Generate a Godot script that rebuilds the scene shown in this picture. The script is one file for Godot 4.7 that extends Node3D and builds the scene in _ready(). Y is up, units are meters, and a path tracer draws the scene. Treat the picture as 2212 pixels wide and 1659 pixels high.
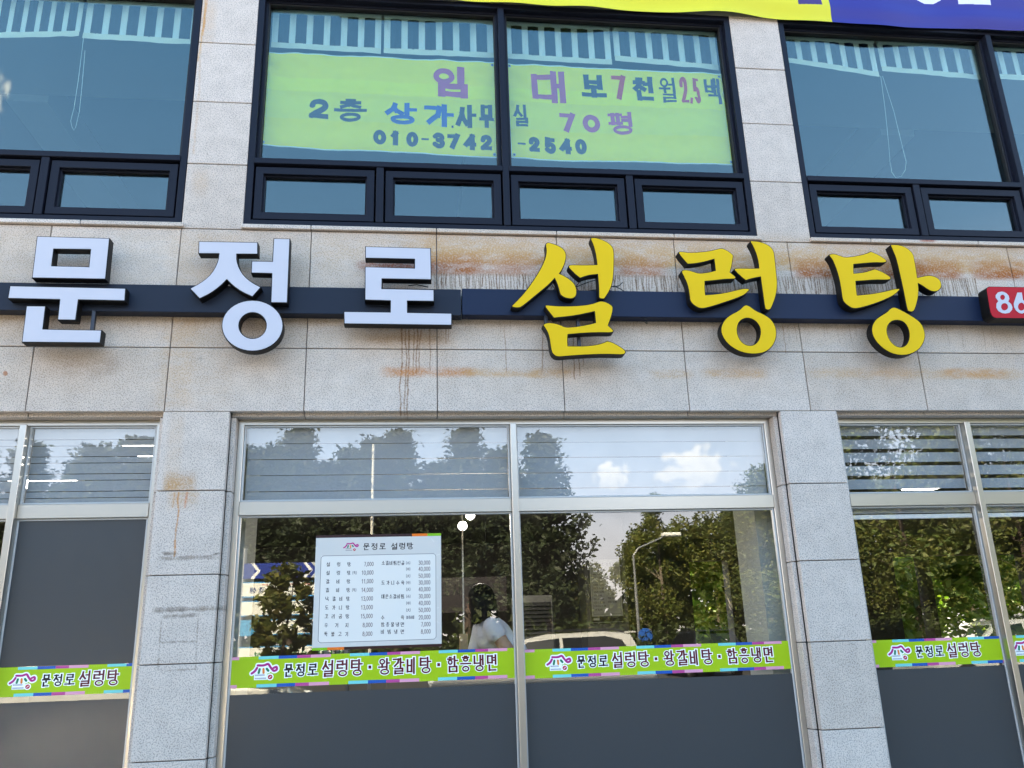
extends Node3D
# A restaurant front: granite-clad two-storey building with a channel-letter sign. The facade is the plane z = 0, the street lies at +z; y up, metres.

const EYE := Vector3(0, 1.6, 6.0)
const LENS := 1790.0          # focal length in pixels of a 2212 x 1659 picture
const PITCH := 17.02589
const YAW := -6.83202
const ROLL := -1.86473
const BAY := 4.646            # one window bay plus one pillar

var rng := RandomNumberGenerator.new()
var used := {}
var M := {}
var cam: Camera3D
var boxes := {}

# ---------- from a picture direction to a point on the plane z = const ----------
func P(x: float, y: float, z := 0.0) -> Vector3:
	var d := cam.basis * Vector3(x - 1106.0, 829.5 - y, -LENS)
	var t := (z - EYE.z) / d.z
	return EYE + d * t

func P2(x: float, y: float, z := 0.0) -> Vector2:
	var p := P(x, y, z)
	return Vector2(p.x, p.y)

# a thing seen mirrored in the glass stands in front of the facade: the mirror image lies at -depth
func mirrored(x: float, y: float, depth: float) -> Vector3:
	var p := P(x, y, -0.17 - depth)
	return Vector3(p.x, p.y, depth)

# ---------- nodes ----------
func numbered(called: String) -> String:
	if not used.has(called):
		used[called] = 0
		return called
	used[called] += 1
	return "%s_%03d" % [called, used[called]]

func tag(o: Node, label := "", category := "", group := "", kind := "") -> Node:
	if label: o.set_meta("label", label)
	if category: o.set_meta("category", category)
	if group: o.set_meta("group", group)
	if kind: o.set_meta("kind", kind)
	return o

func thing(called: String, label: String, category: String, at := Vector3.ZERO, group := "") -> Node3D:
	var o := Node3D.new()
	o.name = numbered(called)
	add_child(o)
	o.position = at
	tag(o, label, category, group)
	return o

func obj(called: String, mesh: Mesh, mat: Material, parent: Node = self, at := Vector3.ZERO) -> MeshInstance3D:
	var o := MeshInstance3D.new()
	o.mesh = mesh
	if mat: o.material_override = mat
	o.name = numbered(called) if parent == self else called
	parent.add_child(o, true)
	o.position = at
	o.cast_shadow = GeometryInstance3D.SHADOW_CASTING_SETTING_ON
	return o

func copy(o: Node3D, at: Vector3, turn := 0.0, size := 1.0) -> Node3D:
	var c: Node3D = o.duplicate()
	var kind := str(o.name)
	if kind.right(4).begins_with("_0"): kind = kind.left(-4)
	c.name = numbered(kind)
	add_child(c)
	c.position = at
	c.rotation.y = turn
	c.scale = Vector3.ONE * size
	return c

# ---------- shapes ----------
func stool() -> SurfaceTool:
	var st := SurfaceTool.new()
	st.begin(Mesh.PRIMITIVE_TRIANGLES)
	st.set_smooth_group(-1)
	return st

# corners counter-clockwise as seen from outside
func quad(st: SurfaceTool, a: Vector3, b: Vector3, c: Vector3, d: Vector3) -> void:
	for p in [a, c, b, a, d, c]:
		pv(st, p)

func quad_uv(st: SurfaceTool, a: Vector3, b: Vector3, c: Vector3, d: Vector3) -> void:
	var pts := [a, c, b, a, d, c]
	var uvs := [Vector2(0, 1), Vector2(1, 0), Vector2(1, 1), Vector2(0, 1), Vector2(0, 0), Vector2(1, 0)]
	for i in 6:
		st.set_uv(uvs[i])
		st.add_vertex(pts[i])

func done(st: SurfaceTool) -> ArrayMesh:
	st.generate_normals()
	return st.commit()

func add_box(st: SurfaceTool, lo: Vector3, hi: Vector3) -> void:
	var a := Vector3(lo.x, lo.y, hi.z)
	var b := Vector3(hi.x, lo.y, hi.z)
	var c := Vector3(hi.x, hi.y, hi.z)
	var d := Vector3(lo.x, hi.y, hi.z)
	var e := Vector3(lo.x, lo.y, lo.z)
	var f := Vector3(hi.x, lo.y, lo.z)
	var g := Vector3(hi.x, hi.y, lo.z)
	var h := Vector3(lo.x, hi.y, lo.z)
	quad(st, a, b, c, d)
	quad(st, f, e, h, g)
	quad(st, e, a, d, h)
	quad(st, b, f, g, c)
	quad(st, d, c, g, h)
	quad(st, e, f, b, a)

# a box whose edges are all bevelled
func bevelled(lo: Vector3, hi: Vector3, c: float) -> ArrayMesh:
	var st := stool()
	bevel_into(st, lo, hi, c)
	return done(st)

func bevel_into(st: SurfaceTool, lo: Vector3, hi: Vector3, c: float) -> void:
	var mid := (lo + hi) / 2.0
	var hf := (hi - lo) / 2.0
	c = minf(c, minf(hf.x, minf(hf.y, hf.z)) * 0.45)
	var v := func(sx: int, sy: int, sz: int, face: int) -> Vector3:
		var r := Vector3(hf.x - c, hf.y - c, hf.z - c)
		r[face] = hf[face]
		return mid + r * Vector3(sx, sy, sz)
	for axis in 3:
		var u := (axis + 1) % 3
		var w := (axis + 2) % 3
		for s in [-1, 1]:
			var k := []
			for p in [[-1, -1], [1, -1], [1, 1], [-1, 1]]:
				var sg := [0, 0, 0]
				sg[axis] = s
				sg[u] = p[0]
				sg[w] = p[1]
				k.append(v.call(sg[0], sg[1], sg[2], axis))
			if s > 0: quad(st, k[0], k[1], k[2], k[3])
			else: quad(st, k[3], k[2], k[1], k[0])
		# edges running along this axis
		for p in [[-1, -1], [1, -1], [1, 1], [-1, 1]]:
			var sg0 := [0, 0, 0]
			var sg1 := [0, 0, 0]
			sg0[axis] = -1
			sg1[axis] = 1
			for sg in [sg0, sg1]:
				sg[u] = p[0]
				sg[w] = p[1]
			var a: Vector3 = v.call(sg0[0], sg0[1], sg0[2], u)
			var b: Vector3 = v.call(sg0[0], sg0[1], sg0[2], w)
			var d: Vector3 = v.call(sg1[0], sg1[1], sg1[2], u)
			var e: Vector3 = v.call(sg1[0], sg1[1], sg1[2], w)
			if p[0] * p[1] > 0: quad(st, a, b, e, d)
			else: quad(st, b, a, d, e)
	for sx in [-1, 1]:
		for sy in [-1, 1]:
			for sz in [-1, 1]:
				var a: Vector3 = v.call(sx, sy, sz, 0)
				var b: Vector3 = v.call(sx, sy, sz, 1)
				var d: Vector3 = v.call(sx, sy, sz, 2)
				var pts := [a, b, d] if sx * sy * sz > 0 else [a, d, b]
				for q in [pts[0], pts[2], pts[1]]: pv(st, q)

func slab(called: String, x0: float, x1: float, y0: float, y1: float, z0: float, z1: float, mat: Material, parent: Node = self, bevel := 0.0) -> MeshInstance3D:
	var mid := Vector3(x0 + x1, y0 + y1, z0 + z1) / 2.0
	var hf := Vector3(x1 - x0, y1 - y0, z1 - z0) / 2.0
	var key := "%.4f %.4f %.4f %.4f" % [hf.x, hf.y, hf.z, bevel]
	if not boxes.has(key):
		if bevel > 0.0:
			boxes[key] = bevelled(-hf, hf, bevel)
		else:
			var st := stool()
			add_box(st, -hf, hf)
			boxes[key] = done(st)
	return obj(called, boxes[key], mat, parent, mid)

# a round bar along a path
func tube_into(st: SurfaceTool, pts: Array, r: float, sides := 6, r_end := -1.0) -> void:
	var rings := []
	var up := Vector3(0.31, 0.87, 0.38).normalized()
	for i in pts.size():
		var p: Vector3 = pts[i]
		var q: Vector3 = pts[mini(i + 1, pts.size() - 1)]
		var o: Vector3 = pts[maxi(i - 1, 0)]
		var d := (q - o).normalized()
		if absf(d.dot(up)) > 0.95: up = Vector3(0.9, 0.1, 0.4).normalized()
		var s := d.cross(up).normalized()
		var t := s.cross(d)
		var rr := r if r_end < 0.0 else lerpf(r, r_end, float(i) / maxf(1.0, pts.size() - 1.0))
		var ring := []
		for k in sides:
			var a := TAU * k / sides
			ring.append(p + (s * cos(a) + t * sin(a)) * rr)
		rings.append(ring)
	for i in rings.size() - 1:
		for k in sides:
			var k2 := (k + 1) % sides
			quad(st, rings[i][k2], rings[i][k], rings[i + 1][k], rings[i + 1][k2])
	for e in [0, rings.size() - 1]:
		for k in range(1, sides - 1):
			var tri := [rings[e][0], rings[e][k], rings[e][k + 1]]
			if e == 0: tri.reverse()
			for p in tri: st.add_vertex(p)

func tube(pts: Array, r: float, sides := 6, r_end := -1.0) -> ArrayMesh:
	var st := stool()
	tube_into(st, pts, r, sides, r_end)
	return done(st)

func ball(r: float, seg := 16) -> SphereMesh:
	var s := SphereMesh.new()
	s.radius = r
	s.height = 2 * r
	s.radial_segments = seg
	s.rings = seg / 2
	return s

# ---------- flat outlines turned into thick shapes ----------
func ring_pairs(outer: PackedVector2Array, inner: PackedVector2Array) -> Array:
	var mid := Vector2.ZERO
	for p in inner: mid += p
	mid /= inner.size()
	var angles := []
	for poly in [outer, inner]:
		for p in poly: angles.append((p - mid).angle())
	angles.sort()
	var res := []
	var last := -99.0
	for a in angles:
		if a - last < 0.004: continue
		last = a
		var dir := Vector2.from_angle(a)
		var hit := []
		for poly in [outer, inner]:
			var best := 0.0
			for i in poly.size():
				var h = Geometry2D.segment_intersects_segment(mid, mid + dir * 9.0, poly[i], poly[(i + 1) % poly.size()])
				if h != null: best = maxf(best, mid.distance_to(h))
			hit.append(mid + dir * best)
		res.append(hit)
	return res

func v3(p: Vector2, z: float) -> Vector3:
	return Vector3(p.x, p.y, z)

func face_into(st: SurfaceTool, outer: PackedVector2Array, inner: PackedVector2Array, z: float, front := true) -> void:
	if inner.size():
		var pr := ring_pairs(outer, inner)
		for i in pr.size():
			var a: Array = pr[i]
			var b: Array = pr[(i + 1) % pr.size()]
			if front: quad(st, v3(a[0], z), v3(b[0], z), v3(b[1], z), v3(a[1], z))
			else: quad(st, v3(b[0], z), v3(a[0], z), v3(a[1], z), v3(b[1], z))
		return
	var idx := Geometry2D.triangulate_polygon(outer)
	for i in range(0, idx.size(), 3):
		var a := outer[idx[i]]
		var b := outer[idx[i + 1]]
		var c := outer[idx[i + 2]]
		var ccw := (b - a).cross(c - a) > 0.0
		var tri := [a, c, b] if ccw == front else [a, b, c]
		for p in tri: st.add_vertex(v3(p, z))

func walls_into(st: SurfaceTool, poly: PackedVector2Array, z0: float, z1: float, outward := true) -> void:
	var area := 0.0
	for i in poly.size():
		area += poly[i].cross(poly[(i + 1) % poly.size()])
	var ccw := area > 0.0
	for i in poly.size():
		var a := poly[i]
		var b := poly[(i + 1) % poly.size()]
		if ccw != outward:
			var t := a
			a = b
			b = t
		quad(st, v3(a, z0), v3(b, z0), v3(b, z1), v3(a, z1))

func shrunk(poly: PackedVector2Array, by: float) -> PackedVector2Array:
	var r := Geometry2D.offset_polygon(poly, by, Geometry2D.JOIN_MITER)
	if r.is_empty(): return poly
	var best: PackedVector2Array = r[0]
	for k in r:
		if k.size() > best.size(): best = k
	return best

func smoothed(poly: PackedVector2Array, corner_deg := 38.0) -> PackedVector2Array:
	# rounds gentle bends of an outline, keeps its sharp corners
	var n := poly.size()
	var res := PackedVector2Array()
	for i in n:
		var a := poly[(i + n - 1) % n]
		var b := poly[i]
		var c := poly[(i + 1) % n]
		var bend := rad_to_deg(absf((b - a).angle_to(c - b)))
		if bend > corner_deg:
			res.append(b)
		else:
			res.append(b.lerp(a, 0.25))
			res.append(b.lerp(c, 0.25))
	return res

# ---------- materials ----------
func lin(r: float, g: float, b: float, a := 1.0) -> Color:
	var c := Color(r, g, b).linear_to_srgb()
	c.a = a
	return c

func plain(called: String, c: Color, rough := 0.6, metal := 0.0, spec := 0.5) -> StandardMaterial3D:
	var m := StandardMaterial3D.new()
	m.resource_name = called
	m.albedo_color = c
	m.roughness = rough
	m.metallic = metal
	m.metallic_specular = spec
	M[called] = m
	return m

func printed(called: String, im: Image, rough := 0.5, spec := 0.4) -> StandardMaterial3D:
	var m := plain(called, Color.WHITE, rough, 0.0, spec)
	m.albedo_texture = ImageTexture.create_from_image(im)
	m.texture_repeat = false
	m.cull_mode = BaseMaterial3D.CULL_DISABLED
	return m

func noise(freq: float, seed_: int, type := FastNoiseLite.TYPE_SIMPLEX_SMOOTH, octaves := 1) -> FastNoiseLite:
	var n := FastNoiseLite.new()
	n.seed = seed_
	n.noise_type = type
	n.frequency = freq
	n.fractal_type = FastNoiseLite.FRACTAL_FBM if octaves > 1 else FastNoiseLite.FRACTAL_NONE
	n.fractal_octaves = octaves
	return n

# grey levels of a seamless noise picture, 0 to 1
func noise_bytes(size: int, n: FastNoiseLite) -> PackedByteArray:
	var im := n.get_seamless_image(size, size, false, false, 0.12, true)
	im.convert(Image.FORMAT_L8)
	return im.get_data()

func granite(called: String, tint: Color, seed_: int, stains: Texture2D) -> StandardMaterial3D:
	var size := 512
	var a := noise_bytes(size, noise(0.20, seed_))
	var b := noise_bytes(size, noise(0.42, seed_ + 5))
	var c := noise_bytes(size, noise(0.012, seed_ + 9, FastNoiseLite.TYPE_SIMPLEX_SMOOTH, 3))
	var bytes := PackedByteArray()
	bytes.resize(size * size * 3)
	var bump := PackedByteArray()
	bump.resize(size * size)
	for i in size * size:
		var x := a[i] / 255.0
		var y := b[i] / 255.0
		var worm := smoothstep(0.30, 0.50, x * 0.7 + y * 0.3)
		var v := 0.40 + 0.24 * worm + (c[i] / 255.0 - 0.5) * 0.10 + (y - 0.5) * 0.12
		bump[i] = int(255.0 * clampf(worm * 0.7 + y * 0.3, 0.0, 1.0))
		var col := lin(v * tint.r, v * tint.g, v * tint.b)
		bytes[i * 3] = int(col.r * 255.0)
		bytes[i * 3 + 1] = int(col.g * 255.0)
		bytes[i * 3 + 2] = int(col.b * 255.0)
	var m := plain(called, Color.WHITE, 0.75, 0.0, 0.35)
	m.albedo_texture = ImageTexture.create_from_image(Image.create_from_data(size, size, false, Image.FORMAT_RGB8, bytes))
	m.uv1_triplanar = true
	m.uv1_world_triplanar = true
	m.uv1_scale = Vector3(0.8, 0.8, 0.8)
	m.heightmap_enabled = true
	m.heightmap_scale = 0.16
	m.heightmap_texture = ImageTexture.create_from_image(Image.create_from_data(size, size, false, Image.FORMAT_L8, bump))
	if stains:
		m.detail_enabled = true
		m.detail_uv_layer = BaseMaterial3D.DETAIL_UV_2
		m.detail_blend_mode = BaseMaterial3D.BLEND_MODE_MIX
		m.detail_albedo = stains
	return m

# ---------- lettering: strokes painted into a picture ----------
class Sheet:
	var im: Image
	var w: int
	var h: int
	func _init(w_: int, h_: int, c: Color) -> void:
		w = w_
		h = h_
		im = Image.create(w, h, false, Image.FORMAT_RGBA8)
		im.fill(c)
	func dot(x: int, y: int, c: Color, a: float) -> void:
		if x < 0 or y < 0 or x >= w or y >= h or a <= 0.003: return
		var o := im.get_pixel(x, y)
		var k := a + o.a * (1.0 - a)
		var t := a / k
		im.set_pixel(x, y, Color(lerpf(o.r, c.r, t), lerpf(o.g, c.g, t), lerpf(o.b, c.b, t), k))
	func line(a: Vector2, b: Vector2, r: float, c: Color, alpha := 1.0) -> void:
		var d := b - a
		var ll := d.length_squared()
		var lo := a.min(b) - Vector2(r + 1, r + 1)
		var hi := a.max(b) + Vector2(r + 1, r + 1)
		for y in range(maxi(0, int(lo.y)), mini(h, int(hi.y) + 1)):
			for x in range(maxi(0, int(lo.x)), mini(w, int(hi.x) + 1)):
				var p := Vector2(x + 0.5, y + 0.5) - a
				var t := 0.0 if ll < 1e-6 else p.dot(d) / ll
				var e := p - d * clampf(t, 0.0, 1.0)
				dot(x, y, c, clampf(r - e.length() + 0.5, 0.0, 1.0) * alpha)
	# a brush stroke with square ends that run r beyond the points
	func bar(a: Vector2, b: Vector2, r: float, c: Color) -> void:
		var d := b - a
		var n := d.length()
		if n < 0.01: return line(a, b, r, c)
		d /= n
		var lo := a.min(b) - Vector2(r * 1.5 + 1, r * 1.5 + 1)
		var hi := a.max(b) + Vector2(r * 1.5 + 1, r * 1.5 + 1)
		for y in range(maxi(0, int(lo.y)), mini(h, int(hi.y) + 1)):
			for x in range(maxi(0, int(lo.x)), mini(w, int(hi.x) + 1)):
				var p := Vector2(x + 0.5, y + 0.5) - a
				var t := p.dot(d)
				dot(x, y, c, clampf(r - absf(p.cross(d)) + 0.5, 0.0, 1.0) * clampf(t + r + 0.5, 0.0, 1.0) * clampf(n + r - t + 0.5, 0.0, 1.0))
	func path(pts: PackedVector2Array, r: float, c: Color, alpha := 1.0) -> void:
		for i in pts.size() - 1: line(pts[i], pts[i + 1], r, c, alpha)
	func rect(x0: float, y0: float, x1: float, y1: float, c: Color) -> void:
		im.fill_rect(Rect2i(int(x0), int(y0), maxi(1, int(x1) - int(x0)), maxi(1, int(y1) - int(y0))), c)
	func poly(pts: PackedVector2Array, c: Color) -> void:
		var lo := pts[0]
		var hi := pts[0]
		for p in pts:
			lo = lo.min(p)
			hi = hi.max(p)
		for y in range(maxi(0, int(lo.y)), mini(h, int(hi.y) + 1)):
			for x in range(maxi(0, int(lo.x)), mini(w, int(hi.x) + 1)):
				if Geometry2D.is_point_in_polygon(Vector2(x + 0.5, y + 0.5), pts): dot(x, y, c, 1.0)

var first := ["g", "gg", "n", "d", "dd", "r", "m", "b", "bb", "s", "ss", "o", "j", "jj", "c", "k", "t", "p", "h"]
var middle := ["a", "ae", "ya", "yae", "eo", "e", "yeo", "ye", "o", "wa", "wae", "oe", "yo", "u", "wo", "we", "wi", "yu", "eu", "ui", "i"]
var last_ := ["", "g", "gg", "gs", "n", "nj", "nh", "d", "r", "rg", "rm", "rb", "rs", "rt", "rp", "rh", "m", "b", "bs", "s", "ss", "o", "j", "c", "k", "t", "p", "h"]

func ell(x0: float, y0: float, x1: float, y1: float) -> Array:
	var r := []
	for k in 25:
		var a := TAU * k / 24.0
		r.append([(x0 + x1) / 2 + cos(a) * (x1 - x0) / 2, (y0 + y1) / 2 + sin(a) * (y1 - y0) / 2])
	return r

func consonant(k: String, beside := false) -> Array:
	match k:
		"g": return [[[0, 0], [1, 0], [0.88, 0.5], [0.25, 1]]] if beside else [[[0, 0], [1, 0], [1, 1]]]
		"n": return [[[0, 0], [0, 1], [1, 1]]]
		"d": return [[[1, 0], [0, 0], [0, 1], [1, 1]]]
		"r": return [[[0, 0], [1, 0], [1, 0.5], [0, 0.5], [0, 1], [1, 1]]]
		"m": return [[[0, 0], [1, 0], [1, 1], [0, 1], [0, 0]]]
		"b": return [[[0, 0], [0, 1], [1, 1], [1, 0]], [[0, 0.48], [1, 0.48]]]
		"s": return [[[0.5, 0], [0.42, 0.4], [0, 1]], [[0.46, 0.3], [0.6, 0.65], [1, 1]]]
		"o": return [ell(0, 0, 1, 1)]
		"j": return [[[0, 0], [1, 0]], [[0.5, 0], [0.42, 0.45], [0, 1]], [[0.48, 0.35], [0.62, 0.7], [1, 1]]]
		"c": return [[[0.3, 0], [0.7, 0]], [[0, 0.3], [1, 0.3]], [[0.5, 0.3], [0.4, 0.65], [0, 1]], [[0.46, 0.6], [0.65, 0.8], [1, 1]]]
		"k": return [[[0, 0], [1, 0], [0.88, 0.5], [0.25, 1]], [[0, 0.45], [0.9, 0.45]]] if beside else [[[0, 0], [1, 0], [1, 1]], [[0, 0.5], [1, 0.5]]]
		"t": return [[[1, 0], [0, 0], [0, 1], [1, 1]], [[0, 0.5], [1, 0.5]]]
		"p": return [[[0, 0], [1, 0]], [[0.28, 0], [0.28, 1]], [[0.72, 0], [0.72, 1]], [[0, 1], [1, 1]]]
		"h": return [[[0.32, 0], [0.68, 0]], [[0, 0.25], [1, 0.25]], ell(0.15, 0.42, 0.85, 1)]
		"bs", "gs", "rs", "rm", "rb", "rg": return fit_in(consonant(k[0]), 0, 0, 0.42, 1) + fit_in(consonant(k[1]), 0.58, 0, 1, 1)
	if k.length() == 2: return fit_in(consonant(k[0], beside), 0, 0, 0.42, 1) + fit_in(consonant(k[0], beside), 0.56, 0, 1, 1)
	return []

func vowel(k: String) -> Array:
	match k:
		"a": return [[[0.25, 0], [0.25, 1]], [[0.25, 0.45], [0.95, 0.45]]]
		"ae": return [[[0.1, 0], [0.1, 1]], [[0.75, 0], [0.75, 1]], [[0.1, 0.45], [0.75, 0.45]]]
		"ya": return [[[0.25, 0], [0.25, 1]], [[0.25, 0.32], [0.95, 0.32]], [[0.25, 0.6], [0.95, 0.6]]]
		"eo": return [[[0.75, 0], [0.75, 1]], [[-0.05, 0.42], [0.75, 0.42]]]
		"e": return [[[0.35, 0], [0.35, 1]], [[0.9, 0], [0.9, 1]], [[-0.2, 0.42], [0.35, 0.42]]]
		"yeo": return [[[0.75, 0], [0.75, 1]], [[-0.05, 0.28], [0.75, 0.28]], [[-0.05, 0.58], [0.75, 0.58]]]
		"ye": return [[[0.35, 0], [0.35, 1]], [[0.9, 0], [0.9, 1]], [[-0.2, 0.3], [0.35, 0.3]], [[-0.2, 0.6], [0.35, 0.6]]]
		"i": return [[[0.5, 0], [0.5, 1]]]
		"o": return [[[0.5, 0], [0.5, 0.75]], [[0, 0.75], [1, 0.75]]]
		"yo": return [[[0.32, 0], [0.32, 0.75]], [[0.68, 0], [0.68, 0.75]], [[0, 0.75], [1, 0.75]]]
		"u": return [[[0, 0.2], [1, 0.2]], [[0.5, 0.2], [0.5, 1]]]
		"yu": return [[[0, 0.2], [1, 0.2]], [[0.3, 0.2], [0.3, 1]], [[0.7, 0.2], [0.7, 1]]]
		"eu": return [[[0, 0.5], [1, 0.5]]]
	return []

func fit_in(strokes: Array, x0: float, y0: float, x1: float, y1: float) -> Array:
	var res := []
	for s in strokes:
		var t := []
		for p in s: t.append([lerpf(x0, x1, p[0]), lerpf(y0, y1, p[1])])
		res.append(t)
	return res

func syllable(code: int) -> Array:
	code -= 0xAC00
	var c: String = first[code / 588]
	var v: String = middle[(code % 588) / 28]
	var f: String = last_[code % 28]
	var res := []
	var both: Dictionary = {"wa": ["o", "a"], "wae": ["o", "ae"], "oe": ["o", "i"], "wo": ["u", "eo"], "we": ["u", "e"], "wi": ["u", "i"], "ui": ["eu", "i"]}
	if both.has(v):
		if f:
			res = fit_in(consonant(c), 0.1, 0.02, 0.52, 0.32) + fit_in(vowel(both[v][0]), 0.0, 0.38, 0.62, 0.58) + fit_in(vowel(both[v][1]), 0.66, 0, 1, 0.6) + fit_in(consonant(f), 0.2, 0.7, 0.9, 1)
		else:
			res = fit_in(consonant(c), 0.1, 0.05, 0.52, 0.48) + fit_in(vowel(both[v][0]), 0.0, 0.56, 0.62, 0.86) + fit_in(vowel(both[v][1]), 0.66, 0, 1, 1)
	elif v in ["o", "yo", "u", "yu", "eu"]:
		if f:
			res = fit_in(consonant(c), 0.2, 0.0, 0.8, 0.32) + fit_in(vowel(v), 0, 0.38, 1, 0.62) + fit_in(consonant(f), 0.2, 0.7, 0.8, 1)
		else:
			res = fit_in(consonant(c), 0.18, 0.03, 0.82, 0.5) + fit_in(vowel(v), 0, 0.6, 1, 1)
	elif f:
		res = fit_in(consonant(c, true), 0.03, 0.04, 0.52, 0.5) + fit_in(vowel(v), 0.6, 0, 1, 0.58) + fit_in(consonant(f), 0.2, 0.68, 0.9, 1)
	else:
		res = fit_in(consonant(c, true), 0.03, 0.12, 0.52, 0.9) + fit_in(vowel(v), 0.6, 0, 1, 1)
	return res

func curve(pts: Array) -> Array:
	var res := []
	for i in pts.size() - 1:
		var a: Array = pts[maxi(i - 1, 0)]
		var b: Array = pts[i]
		var c: Array = pts[i + 1]
		var d: Array = pts[mini(i + 2, pts.size() - 1)]
		for k in 5:
			var t := k / 5.0
			res.append([cubic_interpolate(b[0], c[0], a[0], d[0], t), cubic_interpolate(b[1], c[1], a[1], d[1], t)])
	res.append(pts[-1])
	return res

func glyph(ch: String) -> Array:
	var code := ch.unicode_at(0)
	if code >= 0xAC00 and code <= 0xD7A3: return syllable(code)
	match ch:
		"0": return [ell(0, 0, 1, 1)]
		"1": return [[[0.15, 0.22], [0.6, 0], [0.6, 1]]]
		"2": return [curve([[0.05, 0.3], [0.15, 0.08], [0.5, 0], [0.85, 0.08], [0.95, 0.3], [0.75, 0.55], [0.03, 1]]), [[0.03, 1], [1, 1]]]
		"3": return [curve([[0.05, 0.15], [0.35, 0], [0.75, 0.03], [0.92, 0.22], [0.75, 0.42], [0.4, 0.47]]), curve([[0.4, 0.47], [0.85, 0.55], [0.98, 0.75], [0.8, 0.96], [0.4, 1], [0.02, 0.85]])]
		"4": return [[[0.75, 1], [0.75, 0], [0, 0.72], [1, 0.72]]]
		"5": return [[[0.92, 0], [0.15, 0], [0.1, 0.45]], curve([[0.1, 0.45], [0.5, 0.37], [0.88, 0.48], [0.97, 0.7], [0.82, 0.94], [0.45, 1], [0.02, 0.85]])]
		"6": return [curve([[0.85, 0.02], [0.45, 0.15], [0.1, 0.5], [0.03, 0.75], [0.25, 0.98], [0.65, 1], [0.95, 0.8], [0.9, 0.52], [0.55, 0.4], [0.1, 0.58]])]
		"7": return [[[0, 0], [1, 0], [0.42, 1]]]
		"8": return [ell(0.1, 0, 0.9, 0.47), ell(0, 0.47, 1, 1)]
		"9": return [curve([[0.15, 0.98], [0.55, 0.85], [0.9, 0.5], [0.97, 0.25], [0.75, 0.02], [0.35, 0], [0.05, 0.2], [0.1, 0.48], [0.45, 0.6], [0.9, 0.42]])]
		",": return [[[0.5, 0.92], [0.3, 1.15]]]
		".": return [[[0.5, 0.97], [0.5, 1.0]]]
		"-": return [[[0, 0.5], [1, 0.5]]]
		"(": return [curve([[0.9, -0.05], [0.3, 0.25], [0.3, 0.75], [0.9, 1.05]])]
		")": return [curve([[0.1, -0.05], [0.7, 0.25], [0.7, 0.75], [0.1, 1.05]])]
		"小": return [[[0.5, 0], [0.5, 1]], [[0.25, 0.35], [0, 0.8]], [[0.75, 0.35], [1, 0.8]]]
		"中": return [[[0.05, 0.25], [0.95, 0.25], [0.95, 0.65], [0.05, 0.65], [0.05, 0.25]], [[0.5, 0], [0.5, 1]]]
		"大": return [[[0, 0.33], [1, 0.33]], [[0.5, 0], [0.45, 0.5], [0, 1]], [[0.5, 0.4], [0.65, 0.7], [1, 1]]]
		"·": return [[[0.5, 0.5], [0.5, 0.51]]]
	return []

# one sign in the box (x0, y0) to (x1, y1) of the sheet; r is half the stroke's width
func write(s: Sheet, ch: String, x0: float, y0: float, x1: float, y1: float, r: float, c: Color) -> void:
	for k in glyph(ch):
		var pts := PackedVector2Array()
		for p in k: pts.append(Vector2(lerpf(x0 + r, x1 - r, p[0]), lerpf(y0 + r, y1 - r, p[1])))
		if k.size() > 6:
			s.path(pts, r * (0.74 if code_heavy(ch) else 0.92), c)
			continue
		for i in pts.size() - 1:
			# level strokes are a little thinner than upright ones
			var d := pts[i + 1] - pts[i]
			s.bar(pts[i], pts[i + 1], r * lerpf(0.76, 1.0, absf(d.y) / maxf(d.length(), 0.01)), c)

# rings are drawn thinner than bars, as type designers do
func code_heavy(ch: String) -> bool:
	return ch.unicode_at(0) >= 0xAC00

func write_row(s: Sheet, text: String, x: float, y: float, w: float, h: float, step: float, r: float, c: Color, narrow := 0.62) -> float:
	for ch in text:
		if ch == " ":
			x += step * 0.5
			continue
		var small := ch in ",.()"
		var digit := ch >= "0" and ch <= "9"
		var cw := w * (0.35 if small else narrow if digit else 1.0)
		write(s, ch, x, y, x + cw, y + h, r, c)
		x += cw + (step - w)
	return x

# ---------- the stone front ----------
const MAP_LO := Vector2(-3.4, 0.7)
const MAP_HI := Vector2(5.9, 7.0)
var on_map := false

func pv(st: SurfaceTool, p: Vector3) -> void:
	if on_map: st.set_uv2(Vector2((p.x - MAP_LO.x) / (MAP_HI.x - MAP_LO.x), (MAP_HI.y - p.y) / (MAP_HI.y - MAP_LO.y)))
	st.add_vertex(p)

func stone(x0: float, x1: float, y0: float, y1: float, z0: float, z1: float, parent: Node, called := "stone_panel", bevel := 0.003) -> void:
	on_map = true
	var st := stool()
	bevel_into(st, Vector3(x0, y0, z0), Vector3(x1, y1, z1), bevel)
	on_map = false
	obj(called, done(st), [M.granite_a, M.granite_b, M.granite_c][rng.randi() % 3], parent)

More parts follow.
